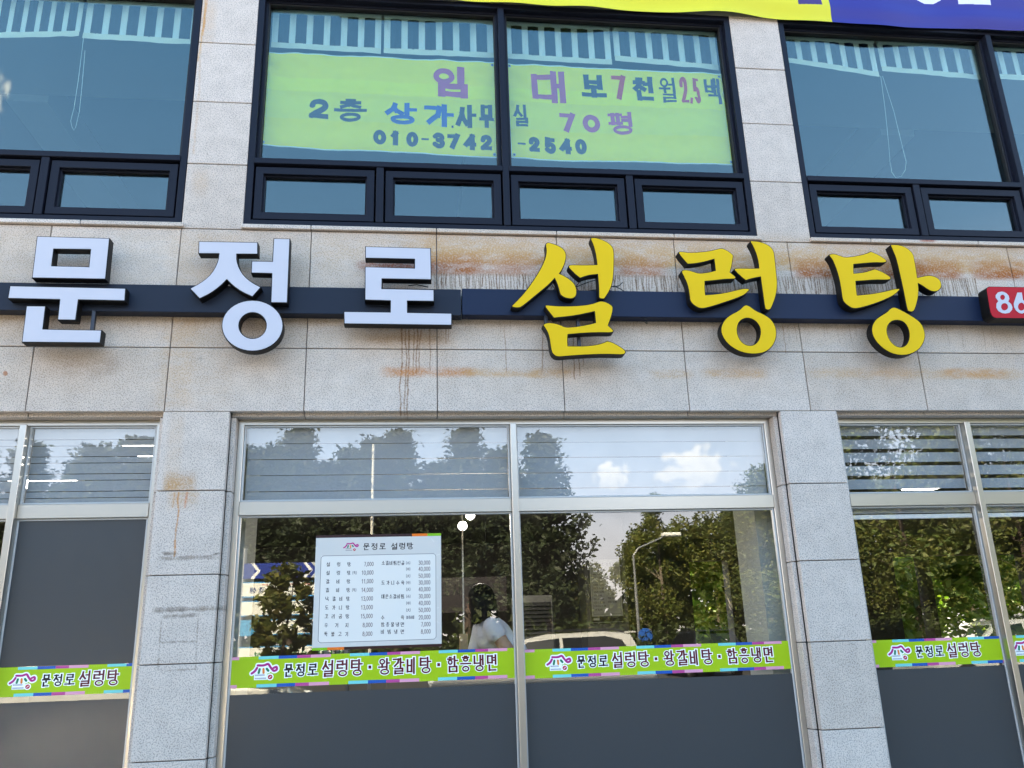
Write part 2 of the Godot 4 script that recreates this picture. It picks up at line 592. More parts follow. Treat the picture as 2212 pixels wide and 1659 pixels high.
func stain_map() -> ImageTexture:
	var s := Sheet.new(2048, 1388, Color(0.5, 0.3, 0.15, 0.0))
	var px := func(x: float, y: float) -> Vector2:
		var p := P(x, y)
		return Vector2((p.x - MAP_LO.x) / (MAP_HI.x - MAP_LO.x) * s.w, (MAP_HI.y - p.y) / (MAP_HI.y - MAP_LO.y) * s.h)
	var grain := noise(0.23, 41)
	var cloud := noise(0.02, 42, FastNoiseLite.TYPE_SIMPLEX_SMOOTH, 3)
	var rust := Color8(158, 90, 34)
	var ochre := Color8(188, 146, 90)
	var brown := Color8(104, 76, 48)
	var dirt_and_shade := Color8(120, 100, 76)
	# patch(x0, y0, x1, y1, colour, strength, how far up it fades, how far down)
	var patch := func(x0: float, y0: float, x1: float, y1: float, c: Color, a: float, fade_up: float, fade_down: float, fade_side := 14.0) -> void:
		var lo: Vector2 = px.call(x0, y0)
		var hi: Vector2 = px.call(x1, y1)
		for y in range(int(lo.y - fade_up), int(hi.y + fade_down)):
			for x in range(int(lo.x - fade_side), int(hi.x + fade_side)):
				var k := 1.0
				if y < lo.y: k *= 1.0 - (lo.y - y) / fade_up
				if y > hi.y: k *= 1.0 - (y - hi.y) / fade_down
				if x < lo.x: k *= 1.0 - (lo.x - x) / fade_side
				if x > hi.x: k *= 1.0 - (x - hi.x) / fade_side
				k = clampf(k, 0.0, 1.0)
				var n := clampf(0.9 + 0.7 * cloud.get_noise_2d(x * 1.0, y * 2.4), 0.1, 1.0) * clampf(0.88 + 0.5 * grain.get_noise_2d(x, y), 0.3, 1.0)
				s.dot(x, y, c, k * a * n)
	var drip := func(x: float, y0: float, y1: float, r: float, c: Color, a: float) -> void:
		var p: Vector2 = px.call(x, y0)
		var e: Vector2 = px.call(x, y1)
		e.x = p.x
		var q := p
		while q.y < e.y:
			var nx := q + Vector2(rng.randf_range(-1.2, 1.2), rng.randf_range(5, 10))
			s.line(q, nx, r * rng.randf_range(0.75, 1.1), c, a * rng.randf_range(0.6, 1.0))
			q = nx
	# the long rust band above the sign bar
	# a wash of old rust and dust over the whole band, thicker right of the white letters
	patch.call(4, 500, 2204, 745, Color8(190, 158, 112), 0.22, 10.0, 40.0, 2.0)
	patch.call(4, 760, 2204, 840, Color8(190, 158, 112), 0.12, 10.0, 40.0, 2.0)
	patch.call(930, 545, 2206, 588, ochre, 0.9, 60.0, 8.0, 60.0)
	for k in [[930, 1010, 0.85], [1010, 1090, 0.45], [1110, 1190, 0.5], [1350, 1420, 0.6], [1490, 1560, 0.35], [1735, 1790, 0.85], [1880, 1990, 0.95], [1990, 2060, 0.7], [2120, 2208, 0.9]]:
		patch.call(k[0], 572 + k[0] * 0.009, k[1], 580 + k[0] * 0.009, rust, minf(1.0, k[2] * 1.3), 34.0, 9.0, 30.0)
	patch.call(800, 569, 925, 581, Color8(140, 60, 28), 0.8, 8.0, 8.0, 30.0)
	var x := 938.0
	while x < 2110.0:
		var top := 583.0 + x * 0.009
		drip.call(x, top, top + rng.randf_range(20, 42), rng.randf_range(0.7, 1.2), brown, rng.randf_range(0.5, 1.0))
		x += rng.randf_range(3.0, 7.5)
	# dirt that washed out from behind the bar, with shade under it painted in
	patch.call(0, 680, 2208, 694, dirt_and_shade, 0.4, 6.0, 34.0, 4.0)
	for k in 150:
		var xx := rng.randf_range(5, 2205)
		var far := 0.5 + 0.5 * smoothstep(1100.0, 2200.0, xx)
		drip.call(xx, 690, 690 + rng.randf_range(10, 60) * far, rng.randf_range(0.5, 0.9), brown, rng.randf_range(0.15, 0.45) * far)
	for k in [[868, 885, 1.3], [876, 890, 1.0], [884, 892, 1.4], [893, 800, 1.0], [902, 800, 1.2], [911, 800, 1.0], [928, 790, 1.0], [962, 740, 0.9], [968, 735, 0.7], [1090, 800, 0.7], [1172, 800, 0.8], [1237, 815, 1.0], [1246, 810, 1.0], [1255, 790, 0.8], [1690, 760, 0.7]]:
		drip.call(k[0], 705, k[1], k[2], Color8(116, 78, 38), 0.7)
	patch.call(840, 800, 1010, 808, Color8(188, 118, 42), 0.75, 10.0, 8.0, 18.0)
	patch.call(1010, 803, 1160, 809, ochre, 0.65, 9.0, 7.0, 14.0)
	patch.call(1150, 803, 1225, 811, ochre, 0.55, 10.0, 7.0, 14.0)
	patch.call(1420, 804, 1480, 812, ochre, 0.45, 8.0, 7.0, 20.0)
	patch.call(1530, 803, 1640, 812, ochre, 0.55, 9.0, 7.0, 20.0)
	patch.call(1760, 803, 2200, 812, ochre, 0.45, 12.0, 9.0, 20.0)
	patch.call(2050, 801, 2160, 812, Color8(190, 130, 56), 0.55, 8.0, 8.0, 20.0)
	patch.call(130, 782, 240, 796, dirt_and_shade, 0.35, 12.0, 22.0, 26.0)
	patch.call(380, 500, 480, 880, ochre, 0.12, 20.0, 20.0, 20.0)
	patch.call(372, 690, 400, 870, ochre, 0.20, 20.0, 10.0, 16.0)
	patch.call(690, 500, 940, 560, ochre, 0.16, 12.0, 40.0, 20.0)
	patch.call(820, 690, 950, 735, Color8(150, 110, 66), 0.35, 10.0, 14.0, 30.0)
	s.line(px.call(11, 805), px.call(12, 808), 3.0, rust, 0.7)
	# runs on the pillar between the upper windows
	drip.call(447, 0, 75, 2.2, Color8(196, 132, 60), 0.6)
	drip.call(443, 0, 130, 1.4, ochre, 0.6)
	drip.call(436, 70, 330, 2.0, ochre, 0.22)
	patch.call(425, 20, 455, 60, ochre, 0.3, 30.0, 60.0, 12.0)
	patch.call(425, 380, 440, 400, ochre, 0.25, 20.0, 30.0, 12.0)
	# marks on the pillar beside the large restaurant window
	patch.call(362, 1044, 412, 1056, Color8(176, 126, 52), 0.75, 22.0, 4.0, 10.0)
	patch.call(372, 1064, 420, 1070, ochre, 0.55, 3.0, 26.0, 10.0)
	drip.call(386, 1064, 1196, 1.3, Color8(186, 122, 52), 0.75)
	drip.call(376, 1064, 1090, 1.2, Color8(186, 122, 52), 0.5)
	drip.call(404, 1064, 1092, 1.6, Color8(196, 110, 58), 0.6)
	patch.call(372, 900, 380, 1040, ochre, 0.2, 10.0, 20.0, 8.0)
	var black := Color8(70, 60, 52)
	for k in [[352, 1195, 382, 1197, 2.2, 0.75], [345, 1206, 470, 1201, 2.4, 0.5], [350, 1210, 470, 1205, 1.6, 0.5], [462, 1197, 472, 1195, 1.4, 0.7], [334, 1318, 482, 1313, 4.0, 0.42], [336, 1320, 482, 1315, 1.5, 0.5], [353, 1332, 426, 1327, 2.0, 0.75], [356, 1336, 424, 1331, 1.5, 0.5], [349, 1334, 341, 1448, 1.1, 0.55], [428, 1330, 422, 1446, 1.1, 0.55], [346, 1388, 424, 1385, 1.6, 0.5], [342, 1448, 422, 1446, 1.3, 0.55]]:
		var a: Vector2 = px.call(k[0], k[1])
		var b: Vector2 = px.call(k[2], k[3])
		var steps := int(a.distance_to(b) / 5.0) + 1
		for i in steps:
			var p := a.lerp(b, float(i) / steps) + Vector2(rng.randf_range(-0.8, 0.8), rng.randf_range(-0.8, 0.8))
			var q := a.lerp(b, float(i + 1) / steps)
			s.line(p, q, k[4] * rng.randf_range(0.6, 1.2), black.lerp(dirt_and_shade, rng.randf()), k[5] * rng.randf_range(0.15, 0.75))
	# a tie-rod rust spot on the sill
	patch.call(1988, 520, 2010, 523, Color8(150, 66, 30), 0.8, 4.0, 4.0, 10.0)
	# faint weathering everywhere
	for k in 260:
		var p := Vector2(rng.randf() * s.w, rng.randf() * s.h)
		s.line(p, p + Vector2(rng.randf_range(-3, 3), rng.randf_range(0, 4)), rng.randf_range(0.5, 1.1), black, rng.randf_range(0.1, 0.4))
	return ImageTexture.create_from_image(s.im)

func frame_ring(x0: float, x1: float, y0: float, y1: float, w: float, z0: float, z1: float) -> ArrayMesh:
	var o := PackedVector2Array([Vector2(x0, y0), Vector2(x1, y0), Vector2(x1, y1), Vector2(x0, y1)])
	var i := PackedVector2Array([Vector2(x0 + w, y0 + w), Vector2(x1 - w, y0 + w), Vector2(x1 - w, y1 - w), Vector2(x0 + w, y1 - w)])
	var c := minf(0.003, w * 0.2)
	var o2 := PackedVector2Array([Vector2(x0 + c, y0 + c), Vector2(x1 - c, y0 + c), Vector2(x1 - c, y1 - c), Vector2(x0 + c, y1 - c)])
	var i2 := PackedVector2Array([Vector2(x0 + w - c, y0 + w - c), Vector2(x1 - w + c, y0 + w - c), Vector2(x1 - w + c, y1 - w + c), Vector2(x0 + w - c, y1 - w + c)])
	var st := stool()
	# four mitred members
	for k in 4:
		var n := (k + 1) % 4
		quad(st, v3(o2[k], z1), v3(o2[n], z1), v3(i2[n], z1), v3(i2[k], z1))
		quad(st, v3(o[k], z1 - c), v3(o[n], z1 - c), v3(o2[n], z1), v3(o2[k], z1))
		quad(st, v3(i2[k], z1), v3(i2[n], z1), v3(i[n], z1 - c), v3(i[k], z1 - c))
		quad(st, v3(o[n], z0), v3(o[k], z0), v3(i[k], z0), v3(i[n], z0))
	walls_into(st, o, z0, z1 - c, true)
	walls_into(st, i, z0, z1 - c, false)
	return done(st)

func upper_window(b: Node3D, dx: float) -> void:
	var xa := -1.352 + dx
	var xb := 2.828 + dx
	var w := obj("window", frame_ring(xa, xb, 4.742, 6.985, 0.052, -0.15, -0.002), M.navy, b)
	tag(w, "upper-floor window in a dark navy aluminium frame with tinted glass")
	slab("mullion", 0.698 + dx, 0.752 + dx, 4.794, 6.933, -0.14, 0.004, M.navy, w, 0.003)
	for p in [[xa + 0.052, 0.698 + dx], [0.752 + dx, xb - 0.052]]:
		slab("rail", p[0], p[1], 5.293, 5.342, -0.13, 0.01, M.navy, w, 0.003)
		obj("glazing_bead", frame_ring(p[0], p[1], 5.342, 6.933, 0.022, -0.13, -0.055), M.navy, w)
		obj("gasket", frame_ring(p[0] + 0.02, p[1] - 0.02, 5.362, 6.913, 0.012, -0.125, -0.068), M.rubber, w)
		slab("pane", p[0] + 0.02, p[1] - 0.02, 5.36, 6.915, -0.108, -0.1, M.tinted_glass, w)
	for x in [-0.303, 1.77]:
		slab("mullion", x - 0.03 + dx, x + 0.03 + dx, 4.794, 5.293, -0.13, 0.002, M.navy, w, 0.003)
	for p in [[-1.3, -0.333], [-0.273, 0.698], [0.752, 1.74], [1.8, 2.776]]:
		var x0: float = p[0] + dx + 0.014
		var x1: float = p[1] + dx - 0.014
		obj("sash", frame_ring(x0, x1, 4.806, 5.272, 0.062, -0.09, -0.012), M.navy, w)
		obj("glazing_bead", frame_ring(x0 + 0.06, x1 - 0.06, 4.866, 5.212, 0.015, -0.085, -0.04), M.navy, w)
		slab("pane", x0 + 0.07, x1 - 0.07, 4.876, 5.202, -0.075, -0.067, M.tinted_glass, w)
		slab("backing", x0 - 0.012, x1 + 0.012, 5.274, 5.291, -0.12, -0.1, M.rubber, w)
	# sill stones below
	var sx := xa - 0.01
	var ends := [xa - 0.012, -0.83 + dx, 0.15 + dx, 1.12 + dx, 2.1 + dx, xb + 0.03]
	for k in ends.size() - 1:
		stone(ends[k] + 0.003, ends[k + 1] - 0.003, 4.706, 4.741, -0.15, 0.028, b, "sill_stone", 0.004)

func lower_window(b: Node3D, xa: float, xb: float, mullions: Array, frosted: Array) -> void:
	# stone jambs and lintel set back behind the panels, then the steel frame
	var joints := [xa, xb]
	for j in [-4.69, -3.72, -2.757, -0.827, 0.151, 1.119, 2.099, 4.069, 5.05, 6.03, 7.0]:
		if j > xa + 0.3 and j < xb - 0.3: joints.append(j)
	joints.sort()
	for k in joints.size() - 1:
		stone(joints[k] + 0.003, joints[k + 1] - 0.003, 3.213, 3.30, -0.30, -0.06, b, "lintel_stone")
	for y in [[0.912, 1.503], [1.503, 2.08], [2.08, 2.66], [2.66, 3.21], [0.13, 0.912]]:
		stone(xa + 0.002, xa + 0.036, y[0] + 0.003, y[1] - 0.003, -0.30, -0.06, b, "jamb_stone")
		stone(xb - 0.036, xb - 0.002, y[0] + 0.003, y[1] - 0.003, -0.30, -0.06, b, "jamb_stone")
	var x0 := xa + 0.038
	var x1 := xb - 0.038
	var w := obj("shop_window", frame_ring(x0, x1, 0.45, 3.211, 0.042, -0.205, -0.145), M.steel, b)
	tag(w, "ground-floor shop window in a brushed steel frame")
	var stops := [x0 + 0.042]
	for m in mullions:
		slab("mullion", m - 0.024, m + 0.024, 0.492, 3.169, -0.21, -0.098, M.steel, w, 0.003)
		stops.append(m - 0.024)
		stops.append(m + 0.024)
	stops.append(x1 - 0.042)
	for k in range(0, stops.size(), 2):
		var a: float = stops[k]
		var c: float = stops[k + 1]
		slab("transom", a, c, 2.5, 2.6, -0.205, -0.14, M.steel, w, 0.003)
		slab("rail", a, c, 0.492, 0.56, -0.205, -0.14, M.steel, w, 0.003)
		for y in [[2.6, 3.169], [0.56, 2.5]]:
			obj("glazing_bead", frame_ring(a, c, y[0], y[1], 0.014, -0.19, -0.158), M.bead, w)
			var ps := stool()
			quad(ps, Vector3(a + 0.006, y[0] + 0.006, -0.172), Vector3(c - 0.006, y[0] + 0.006, -0.172), Vector3(c - 0.006, y[1] - 0.006, -0.172), Vector3(a + 0.006, y[1] - 0.006, -0.172))
			obj("pane", done(ps), M.clear_glass, w)
	for f in frosted:
		slab("frosted_film", f[0], f[1], f[2], f[3], -0.1695, -0.1685, M.frosted, w)

func building() -> Node3D:
	var b := thing("restaurant_building", "two-storey building clad in pale speckled granite with dark upper windows", "building")
	# fascia between the storeys
	var jx := [-6.46, -5.68, -4.69, -3.72, -2.757, -1.811, -0.827, 0.151, 1.119, 2.099, 3.082, 4.069, 5.07, 6.05, 7.03, 8.0, 8.98, 9.96, 10.94, 12.6]
	for k in jx.size() - 1:
		for y in [[3.238, 3.726], [3.726, 4.702]]:
			stone(jx[k] + 0.0035, jx[k + 1] - 0.0035, y[0] + (0.0 if y[0] < 3.5 else 0.0035), y[1] - 0.0035, -0.05, rng.randf_range(-0.0012, 0.0012), b)
	slab("wall_core", -6.46, 12.6, 3.29, 4.706, -0.35, -0.012, M.sealant, b)
	# pillars, below and above
	for px in [[-6.46, -5.997], [-1.815, -1.352], [2.828, 3.294], [7.474, 7.94], [12.12, 12.6]]:
		for y in [[0.13, 0.912], [0.912, 1.503], [1.503, 2.08], [2.08, 2.66], [2.66, 3.238]]:
			stone(px[0], px[1], y[0] + 0.0035, y[1] - 0.0035, -0.05, rng.randf_range(-0.0012, 0.0012), b)
		slab("wall_core", px[0] + 0.03, px[1] - 0.03, 0.0, 3.29, -0.35, -0.014, M.sealant, b)
		for y in [[4.702, 5.274], [5.274, 5.849], [5.849, 6.423], [6.423, 6.99]]:
			stone(px[0] + 0.002, px[1] - 0.002, y[0] + 0.0035, y[1] - 0.0035, -0.05, rng.randf_range(-0.0012, 0.0012), b)
		slab("wall_core", px[0] + 0.03, px[1] - 0.03, 4.706, 7.0, -0.35, -0.014, M.sealant, b)
	for k in [-1, 0, 1, 2]: upper_window(b, BAY * k)
	for px in [[-1.88, -1.26], [2.67, 3.35], [7.3, 8.0]]:
		slab("interior_pier", px[0], px[1], 0.45, 3.24, -0.8, -0.352, M.plaster, b)
	# frosted film: [x0, x1, y0, y1]
	lower_window(b, -5.997, -1.815, [-4.4, -2.80], [[-2.77, -1.905, 1.518, 2.488], [-2.77, -1.905, 0.57, 1.292], [-4.37, -2.83, 0.57, 1.292]])
	lower_window(b, -1.352, 2.828, [0.729], [[-1.26, 0.70, 0.57, 1.287], [0.76, 2.74, 0.57, 1.287]])
	lower_window(b, 3.294, 7.474, [4.455, 5.65], [[3.382, 4.425, 0.57, 1.287], [4.485, 5.62, 0.57, 1.287], [5.68, 7.39, 0.57, 1.287]])
	lower_window(b, 7.94, 12.12, [9.1, 10.3], [])
	# the rest of the house: upper wall, roof, sides, back with its openings, floors
	slab("upper_wall", -6.46, 12.6, 6.995, 10.8, -0.35, -0.05, M.render_wall, b)
	slab("roof", -6.46, 12.6, 10.8, 11.0, -9.3, -0.05, M.render_wall, b)
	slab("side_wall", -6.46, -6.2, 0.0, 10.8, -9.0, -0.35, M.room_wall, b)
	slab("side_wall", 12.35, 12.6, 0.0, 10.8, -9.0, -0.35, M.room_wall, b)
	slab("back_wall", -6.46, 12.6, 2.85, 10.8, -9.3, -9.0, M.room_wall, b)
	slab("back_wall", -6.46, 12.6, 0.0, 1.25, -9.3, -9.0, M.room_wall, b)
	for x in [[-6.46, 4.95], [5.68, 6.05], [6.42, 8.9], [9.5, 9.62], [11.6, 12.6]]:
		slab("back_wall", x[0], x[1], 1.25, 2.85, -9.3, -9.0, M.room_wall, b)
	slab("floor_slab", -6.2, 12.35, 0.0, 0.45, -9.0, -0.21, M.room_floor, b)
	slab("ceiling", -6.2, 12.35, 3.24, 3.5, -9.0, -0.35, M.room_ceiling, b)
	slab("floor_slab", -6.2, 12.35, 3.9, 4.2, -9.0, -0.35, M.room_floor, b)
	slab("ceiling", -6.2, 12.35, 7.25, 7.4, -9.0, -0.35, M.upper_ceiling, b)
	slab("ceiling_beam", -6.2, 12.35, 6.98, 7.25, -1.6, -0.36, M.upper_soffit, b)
	for x in [-3.9, 0.75, 5.4, 10.0]:
		slab("ceiling_beam", x - 0.2, x + 0.2, 6.9, 7.25, -5.5, -1.6, M.upper_soffit, b)
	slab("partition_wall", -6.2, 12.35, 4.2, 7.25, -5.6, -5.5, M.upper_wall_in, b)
	return b

# ---------- the sign ----------
func traced(pts: Array, x0: float, y0: float, s: float, z: float, smooth := false) -> PackedVector2Array:
	var r := PackedVector2Array()
	for i in range(0, pts.size(), 2):
		r.append(P2((x0 + pts[i] / s) / 1.822785, (y0 + pts[i + 1] / s) / 1.822785, z))
	return smoothed(r) if smooth else r

func letter(sign: Node3D, pieces: Array, face_mat: Material, label: String, z0 := 0.113, z1 := 0.19) -> MeshInstance3D:
	var can := stool()
	var face := stool()
	for pc in pieces:
		var o: PackedVector2Array = pc[0]
		var i: PackedVector2Array = pc[1]
		walls_into(can, o, z0, z1, true)
		if i.size(): walls_into(can, i, z0, z1, false)
		face_into(can, o, i, z0, false)
		face_into(can, o, i, z1, true)
		var fo := shrunk(o, -0.006)
		var fi := shrunk(i, 0.006) if i.size() else i
		face_into(face, fo, fi, z1 + 0.004, true)
		walls_into(face, fo, z1 + 0.001, z1 + 0.004, true)
		if fi.size(): walls_into(face, fi, z1 + 0.001, z1 + 0.004, false)
	var l := obj("letter", done(can), M.letter_side, sign)
	tag(l, label)
	obj("face", done(face), face_mat, l)
	return l

func ring_points(cx: float, cy: float, rx: float, ry: float, n := 40) -> Array:
	var r := []
	for k in n:
		var a := TAU * k / n
		r.append(cx + cos(a) * rx)
		r.append(cy + sin(a) * ry)
	return r

func shop_sign() -> void:
	var s := thing("shop_sign", "long dark bar carrying white and yellow raised Korean letters across the granite", "sign")
	var none := PackedVector2Array()
	var z := 0.19
	slab("support_bar", -6.2, 0.333, 3.962, 4.178, 0.012, 0.112, M.bar_left, s, 0.003)
	slab("support_bar", 0.342, 7.2, 3.968, 4.186, 0.012, 0.112, M.bar_right, s, 0.003)
	var t1 := func(p: Array) -> PackedVector2Array: return traced(p, 0, 900, 3.191, z)
	letter(s, [
		[t1.call([465, 95, 1382, 122, 1330, 640, 400, 625]), t1.call([680, 262, 1137, 268, 1115, 478, 655, 468])],
		[t1.call([125, 718, 1585, 750, 1573, 912, 990, 900, 955, 1155, 722, 1152, 750, 897, 97, 882]), none],
		[t1.call([332, 970, 578, 972, 545, 1262, 1283, 1275, 1262, 1440, 272, 1432]), none]], M.white_acrylic, "white block letter with a square top over the bar")
	var t2 := func(p: Array) -> PackedVector2Array: return traced(p, 700, 900, 3.191, z)
	letter(s, [
		[smoothed(t2.call([262, 160, 1008, 172, 1008, 326, 745, 325, 745, 400, 775, 500, 840, 600, 940, 680, 1050, 737, 940, 862, 800, 800, 690, 720, 617, 648, 540, 725, 420, 815, 275, 887, 148, 755, 270, 690, 380, 610, 460, 510, 505, 400, 515, 320, 258, 318]), 30.0), none],
		[t2.call([1203, 123, 1413, 127, 1380, 937, 1167, 935, 1180, 570, 920, 562, 926, 407, 1187, 412]), none],
		[t2.call(ring_points(938, 1222, 388, 322)), t2.call(ring_points(941, 1220, 169, 160, 32))]], M.white_acrylic, "white block letter with a ring below the bar")
	var t3 := func(p: Array) -> PackedVector2Array: return traced(p, 1320, 920, 3.191, z)
	letter(s, [[t3.call([375, 160, 1203, 182, 1210, 583, 592, 572, 590, 690, 1243, 703, 1245, 855, 910, 850, 912, 990, 1467, 1000, 1467, 1155, 108, 1137, 106, 977, 688, 985, 690, 848, 370, 838, 372, 415, 992, 433, 994, 325, 375, 312]), none]], M.white_acrylic, "white block letter of stacked horizontal strokes")
	var t4 := func(p: Array) -> PackedVector2Array: return traced(p, 1980, 900, 3.0714, z, true)
	letter(s, [
		[t4.call([545, 165, 515, 185, 513, 215, 522, 250, 520, 310, 500, 385, 440, 510, 350, 650, 250, 785, 150, 890, 105, 932, 103, 945, 130, 960, 185, 963, 225, 955, 330, 870, 470, 755, 560, 680, 625, 610, 650, 660, 670, 720, 683, 780, 700, 810, 740, 838, 810, 855, 860, 845, 890, 815, 897, 760, 885, 700, 855, 650, 800, 605, 740, 568, 688, 545, 720, 500, 755, 420, 770, 345, 765, 295, 735, 245, 690, 215, 620, 185]), none],
		[t4.call([1060, 115, 1057, 130, 1090, 200, 1115, 290, 1128, 370, 1135, 435, 1000, 440, 850, 437, 805, 440, 790, 455, 795, 475, 820, 505, 880, 565, 935, 605, 1000, 580, 1070, 565, 1143, 558, 1152, 650, 1157, 760, 1157, 835, 1175, 852, 1210, 857, 1235, 848, 1290, 760, 1325, 680, 1342, 560, 1347, 400, 1347, 290, 1335, 230, 1290, 180, 1220, 140, 1140, 113, 1085, 108]), none],
		[t4.call([1190, 873, 1150, 883, 1080, 908, 990, 925, 860, 935, 700, 937, 600, 930, 525, 923, 508, 930, 510, 950, 545, 1000, 615, 1085, 760, 1072, 900, 1052, 1010, 1030, 1105, 1008, 1113, 1080, 1117, 1137, 1050, 1155, 930, 1178, 830, 1190, 752, 1192, 690, 1160, 610, 1140, 530, 1138, 490, 1155, 482, 1170, 500, 1195, 540, 1260, 560, 1330, 570, 1400, 580, 1470, 595, 1510, 630, 1545, 680, 1557, 760, 1548, 950, 1535, 1150, 1525, 1300, 1525, 1450, 1530, 1475, 1520, 1490, 1495, 1470, 1460, 1400, 1415, 1320, 1372, 1263, 1357, 1200, 1385, 1120, 1405, 1000, 1418, 900, 1420, 790, 1418, 785, 1350, 790, 1285, 900, 1275, 1050, 1265, 1200, 1262, 1300, 1265, 1335, 1255, 1342, 1237, 1330, 1220, 1277, 1172, 1300, 1110, 1325, 1030, 1335, 965, 1325, 935, 1270, 895]), none]], M.yellow_acrylic, "yellow brush-style letter with folded strokes below the bar")
	var t5 := func(p: Array) -> PackedVector2Array: return traced(p, 2620, 920, 3.1907, z, true)
	letter(s, [
		[t5.call([705, 180, 660, 190, 560, 215, 430, 230, 300, 237, 190, 222, 163, 230, 162, 245, 200, 300, 278, 388, 380, 380, 490, 360, 608, 325, 625, 462, 540, 485, 420, 500, 350, 475, 280, 455, 225, 453, 200, 470, 200, 490, 230, 545, 265, 620, 285, 690, 298, 770, 305, 840, 330, 880, 380, 920, 430, 943, 490, 943, 600, 915, 750, 865, 900, 815, 1000, 770, 1062, 708, 1040, 690, 980, 688, 900, 705, 780, 735, 650, 757, 505, 768, 498, 690, 498, 603, 600, 595, 720, 580, 870, 573, 888, 553, 870, 530, 815, 487, 838, 400, 855, 280, 840, 255, 770, 205]), none],
		[t5.call([1070, 90, 1065, 105, 1110, 185, 1145, 280, 1165, 370, 1170, 433, 1080, 435, 900, 432, 865, 440, 860, 455, 900, 500, 960, 555, 1010, 593, 1060, 575, 1120, 560, 1193, 548, 1205, 650, 1225, 780, 1240, 900, 1250, 950, 1285, 965, 1320, 955, 1345, 910, 1385, 800, 1405, 700, 1408, 600, 1390, 440, 1375, 290, 1362, 215, 1320, 160, 1250, 120, 1160, 95]), none],
		[t5.call([1012, 893, 980, 905, 930, 955, 880, 985, 820, 1015, 760, 1060, 715, 1120, 692, 1190, 700, 1260, 740, 1340, 800, 1405, 880, 1460, 960, 1495, 1060, 1515, 1160, 1515, 1250, 1495, 1330, 1440, 1380, 1360, 1400, 1270, 1390, 1180, 1355, 1110, 1300, 1050, 1220, 1005, 1130, 965, 1060, 910]), t5.call([1030, 1063, 975, 1075, 925, 1115, 903, 1180, 905, 1250, 930, 1320, 970, 1370, 1020, 1400, 1080, 1405, 1135, 1380, 1175, 1325, 1193, 1250, 1185, 1180, 1150, 1120, 1095, 1078])]], M.yellow_acrylic, "yellow brush-style letter in the middle of the yellow word")
	var t6 := func(p: Array) -> PackedVector2Array: return traced(p, 3200, 920, 3.191, z, true)
	letter(s, [
		[t6.call([240, 252, 205, 262, 205, 280, 245, 330, 280, 410, 310, 500, 335, 600, 355, 720, 370, 830, 395, 870, 440, 910, 500, 943, 560, 945, 700, 910, 850, 858, 970, 805, 1040, 765, 1097, 705, 1080, 690, 1020, 692, 900, 725, 740, 755, 560, 772, 548, 690, 542, 602, 640, 597, 770, 585, 930, 587, 975, 580, 985, 560, 965, 535, 880, 480, 775, 440, 740, 455, 660, 480, 570, 493, 518, 497, 515, 440, 515, 390, 620, 380, 760, 368, 900, 370, 928, 358, 930, 340, 905, 315, 830, 265, 728, 222, 680, 245, 590, 270, 500, 287, 403, 297, 340, 275, 285, 255]), none],
		[t6.call([990, 135, 975, 145, 1000, 210, 1040, 300, 1065, 400, 1090, 510, 1120, 640, 1150, 790, 1170, 900, 1190, 970, 1215, 985, 1245, 988, 1275, 975, 1300, 910, 1325, 810, 1333, 720, 1325, 630, 1380, 660, 1440, 705, 1500, 733, 1560, 732, 1605, 700, 1622, 650, 1610, 600, 1570, 555, 1510, 530, 1450, 523, 1380, 535, 1315, 550, 1300, 450, 1280, 330, 1265, 265, 1235, 220, 1170, 170, 1090, 142]), none],
		[t6.call([1005, 922, 970, 940, 920, 990, 850, 1030, 790, 1075, 750, 1135, 735, 1200, 745, 1270, 790, 1355, 860, 1430, 950, 1490, 1040, 1525, 1140, 1535, 1240, 1515, 1330, 1465, 1390, 1385, 1415, 1300, 1405, 1210, 1365, 1130, 1300, 1070, 1220, 1020, 1130, 970, 1050, 930]), t6.call([1050, 1090, 990, 1105, 945, 1155, 930, 1210, 945, 1290, 985, 1360, 1040, 1410, 1100, 1428, 1160, 1410, 1200, 1350, 1213, 1270, 1200, 1200, 1160, 1130, 1110, 1098])]], M.yellow_acrylic, "yellow brush-style letter with a comb of three arms")
	# brackets that carry the strokes hanging below the bar, and the box behind a joint
	for q in [[204, 655, 722], [1249, 690, 745], [1180, 690, 700], [560, 690, 660]]:
		var a := P(q[0], q[1], 0.12)
		var c := P(q[0], q[2], 0.12)
		slab("bracket", a.x - 0.012, a.x + 0.012, c.y - 0.03, 3.97, 0.08, 0.112, M.bracket, s)
	var bolt := CylinderMesh.new()
	bolt.top_radius = 0.006
	bolt.bottom_radius = 0.006
	bolt.height = 0.008
	bolt.radial_segments = 8
	for x in [0.30, 0.375, -1.2, 2.0]:
		obj("bolt", bolt, M.bracket, s, Vector3(x, 3.955, 0.07))

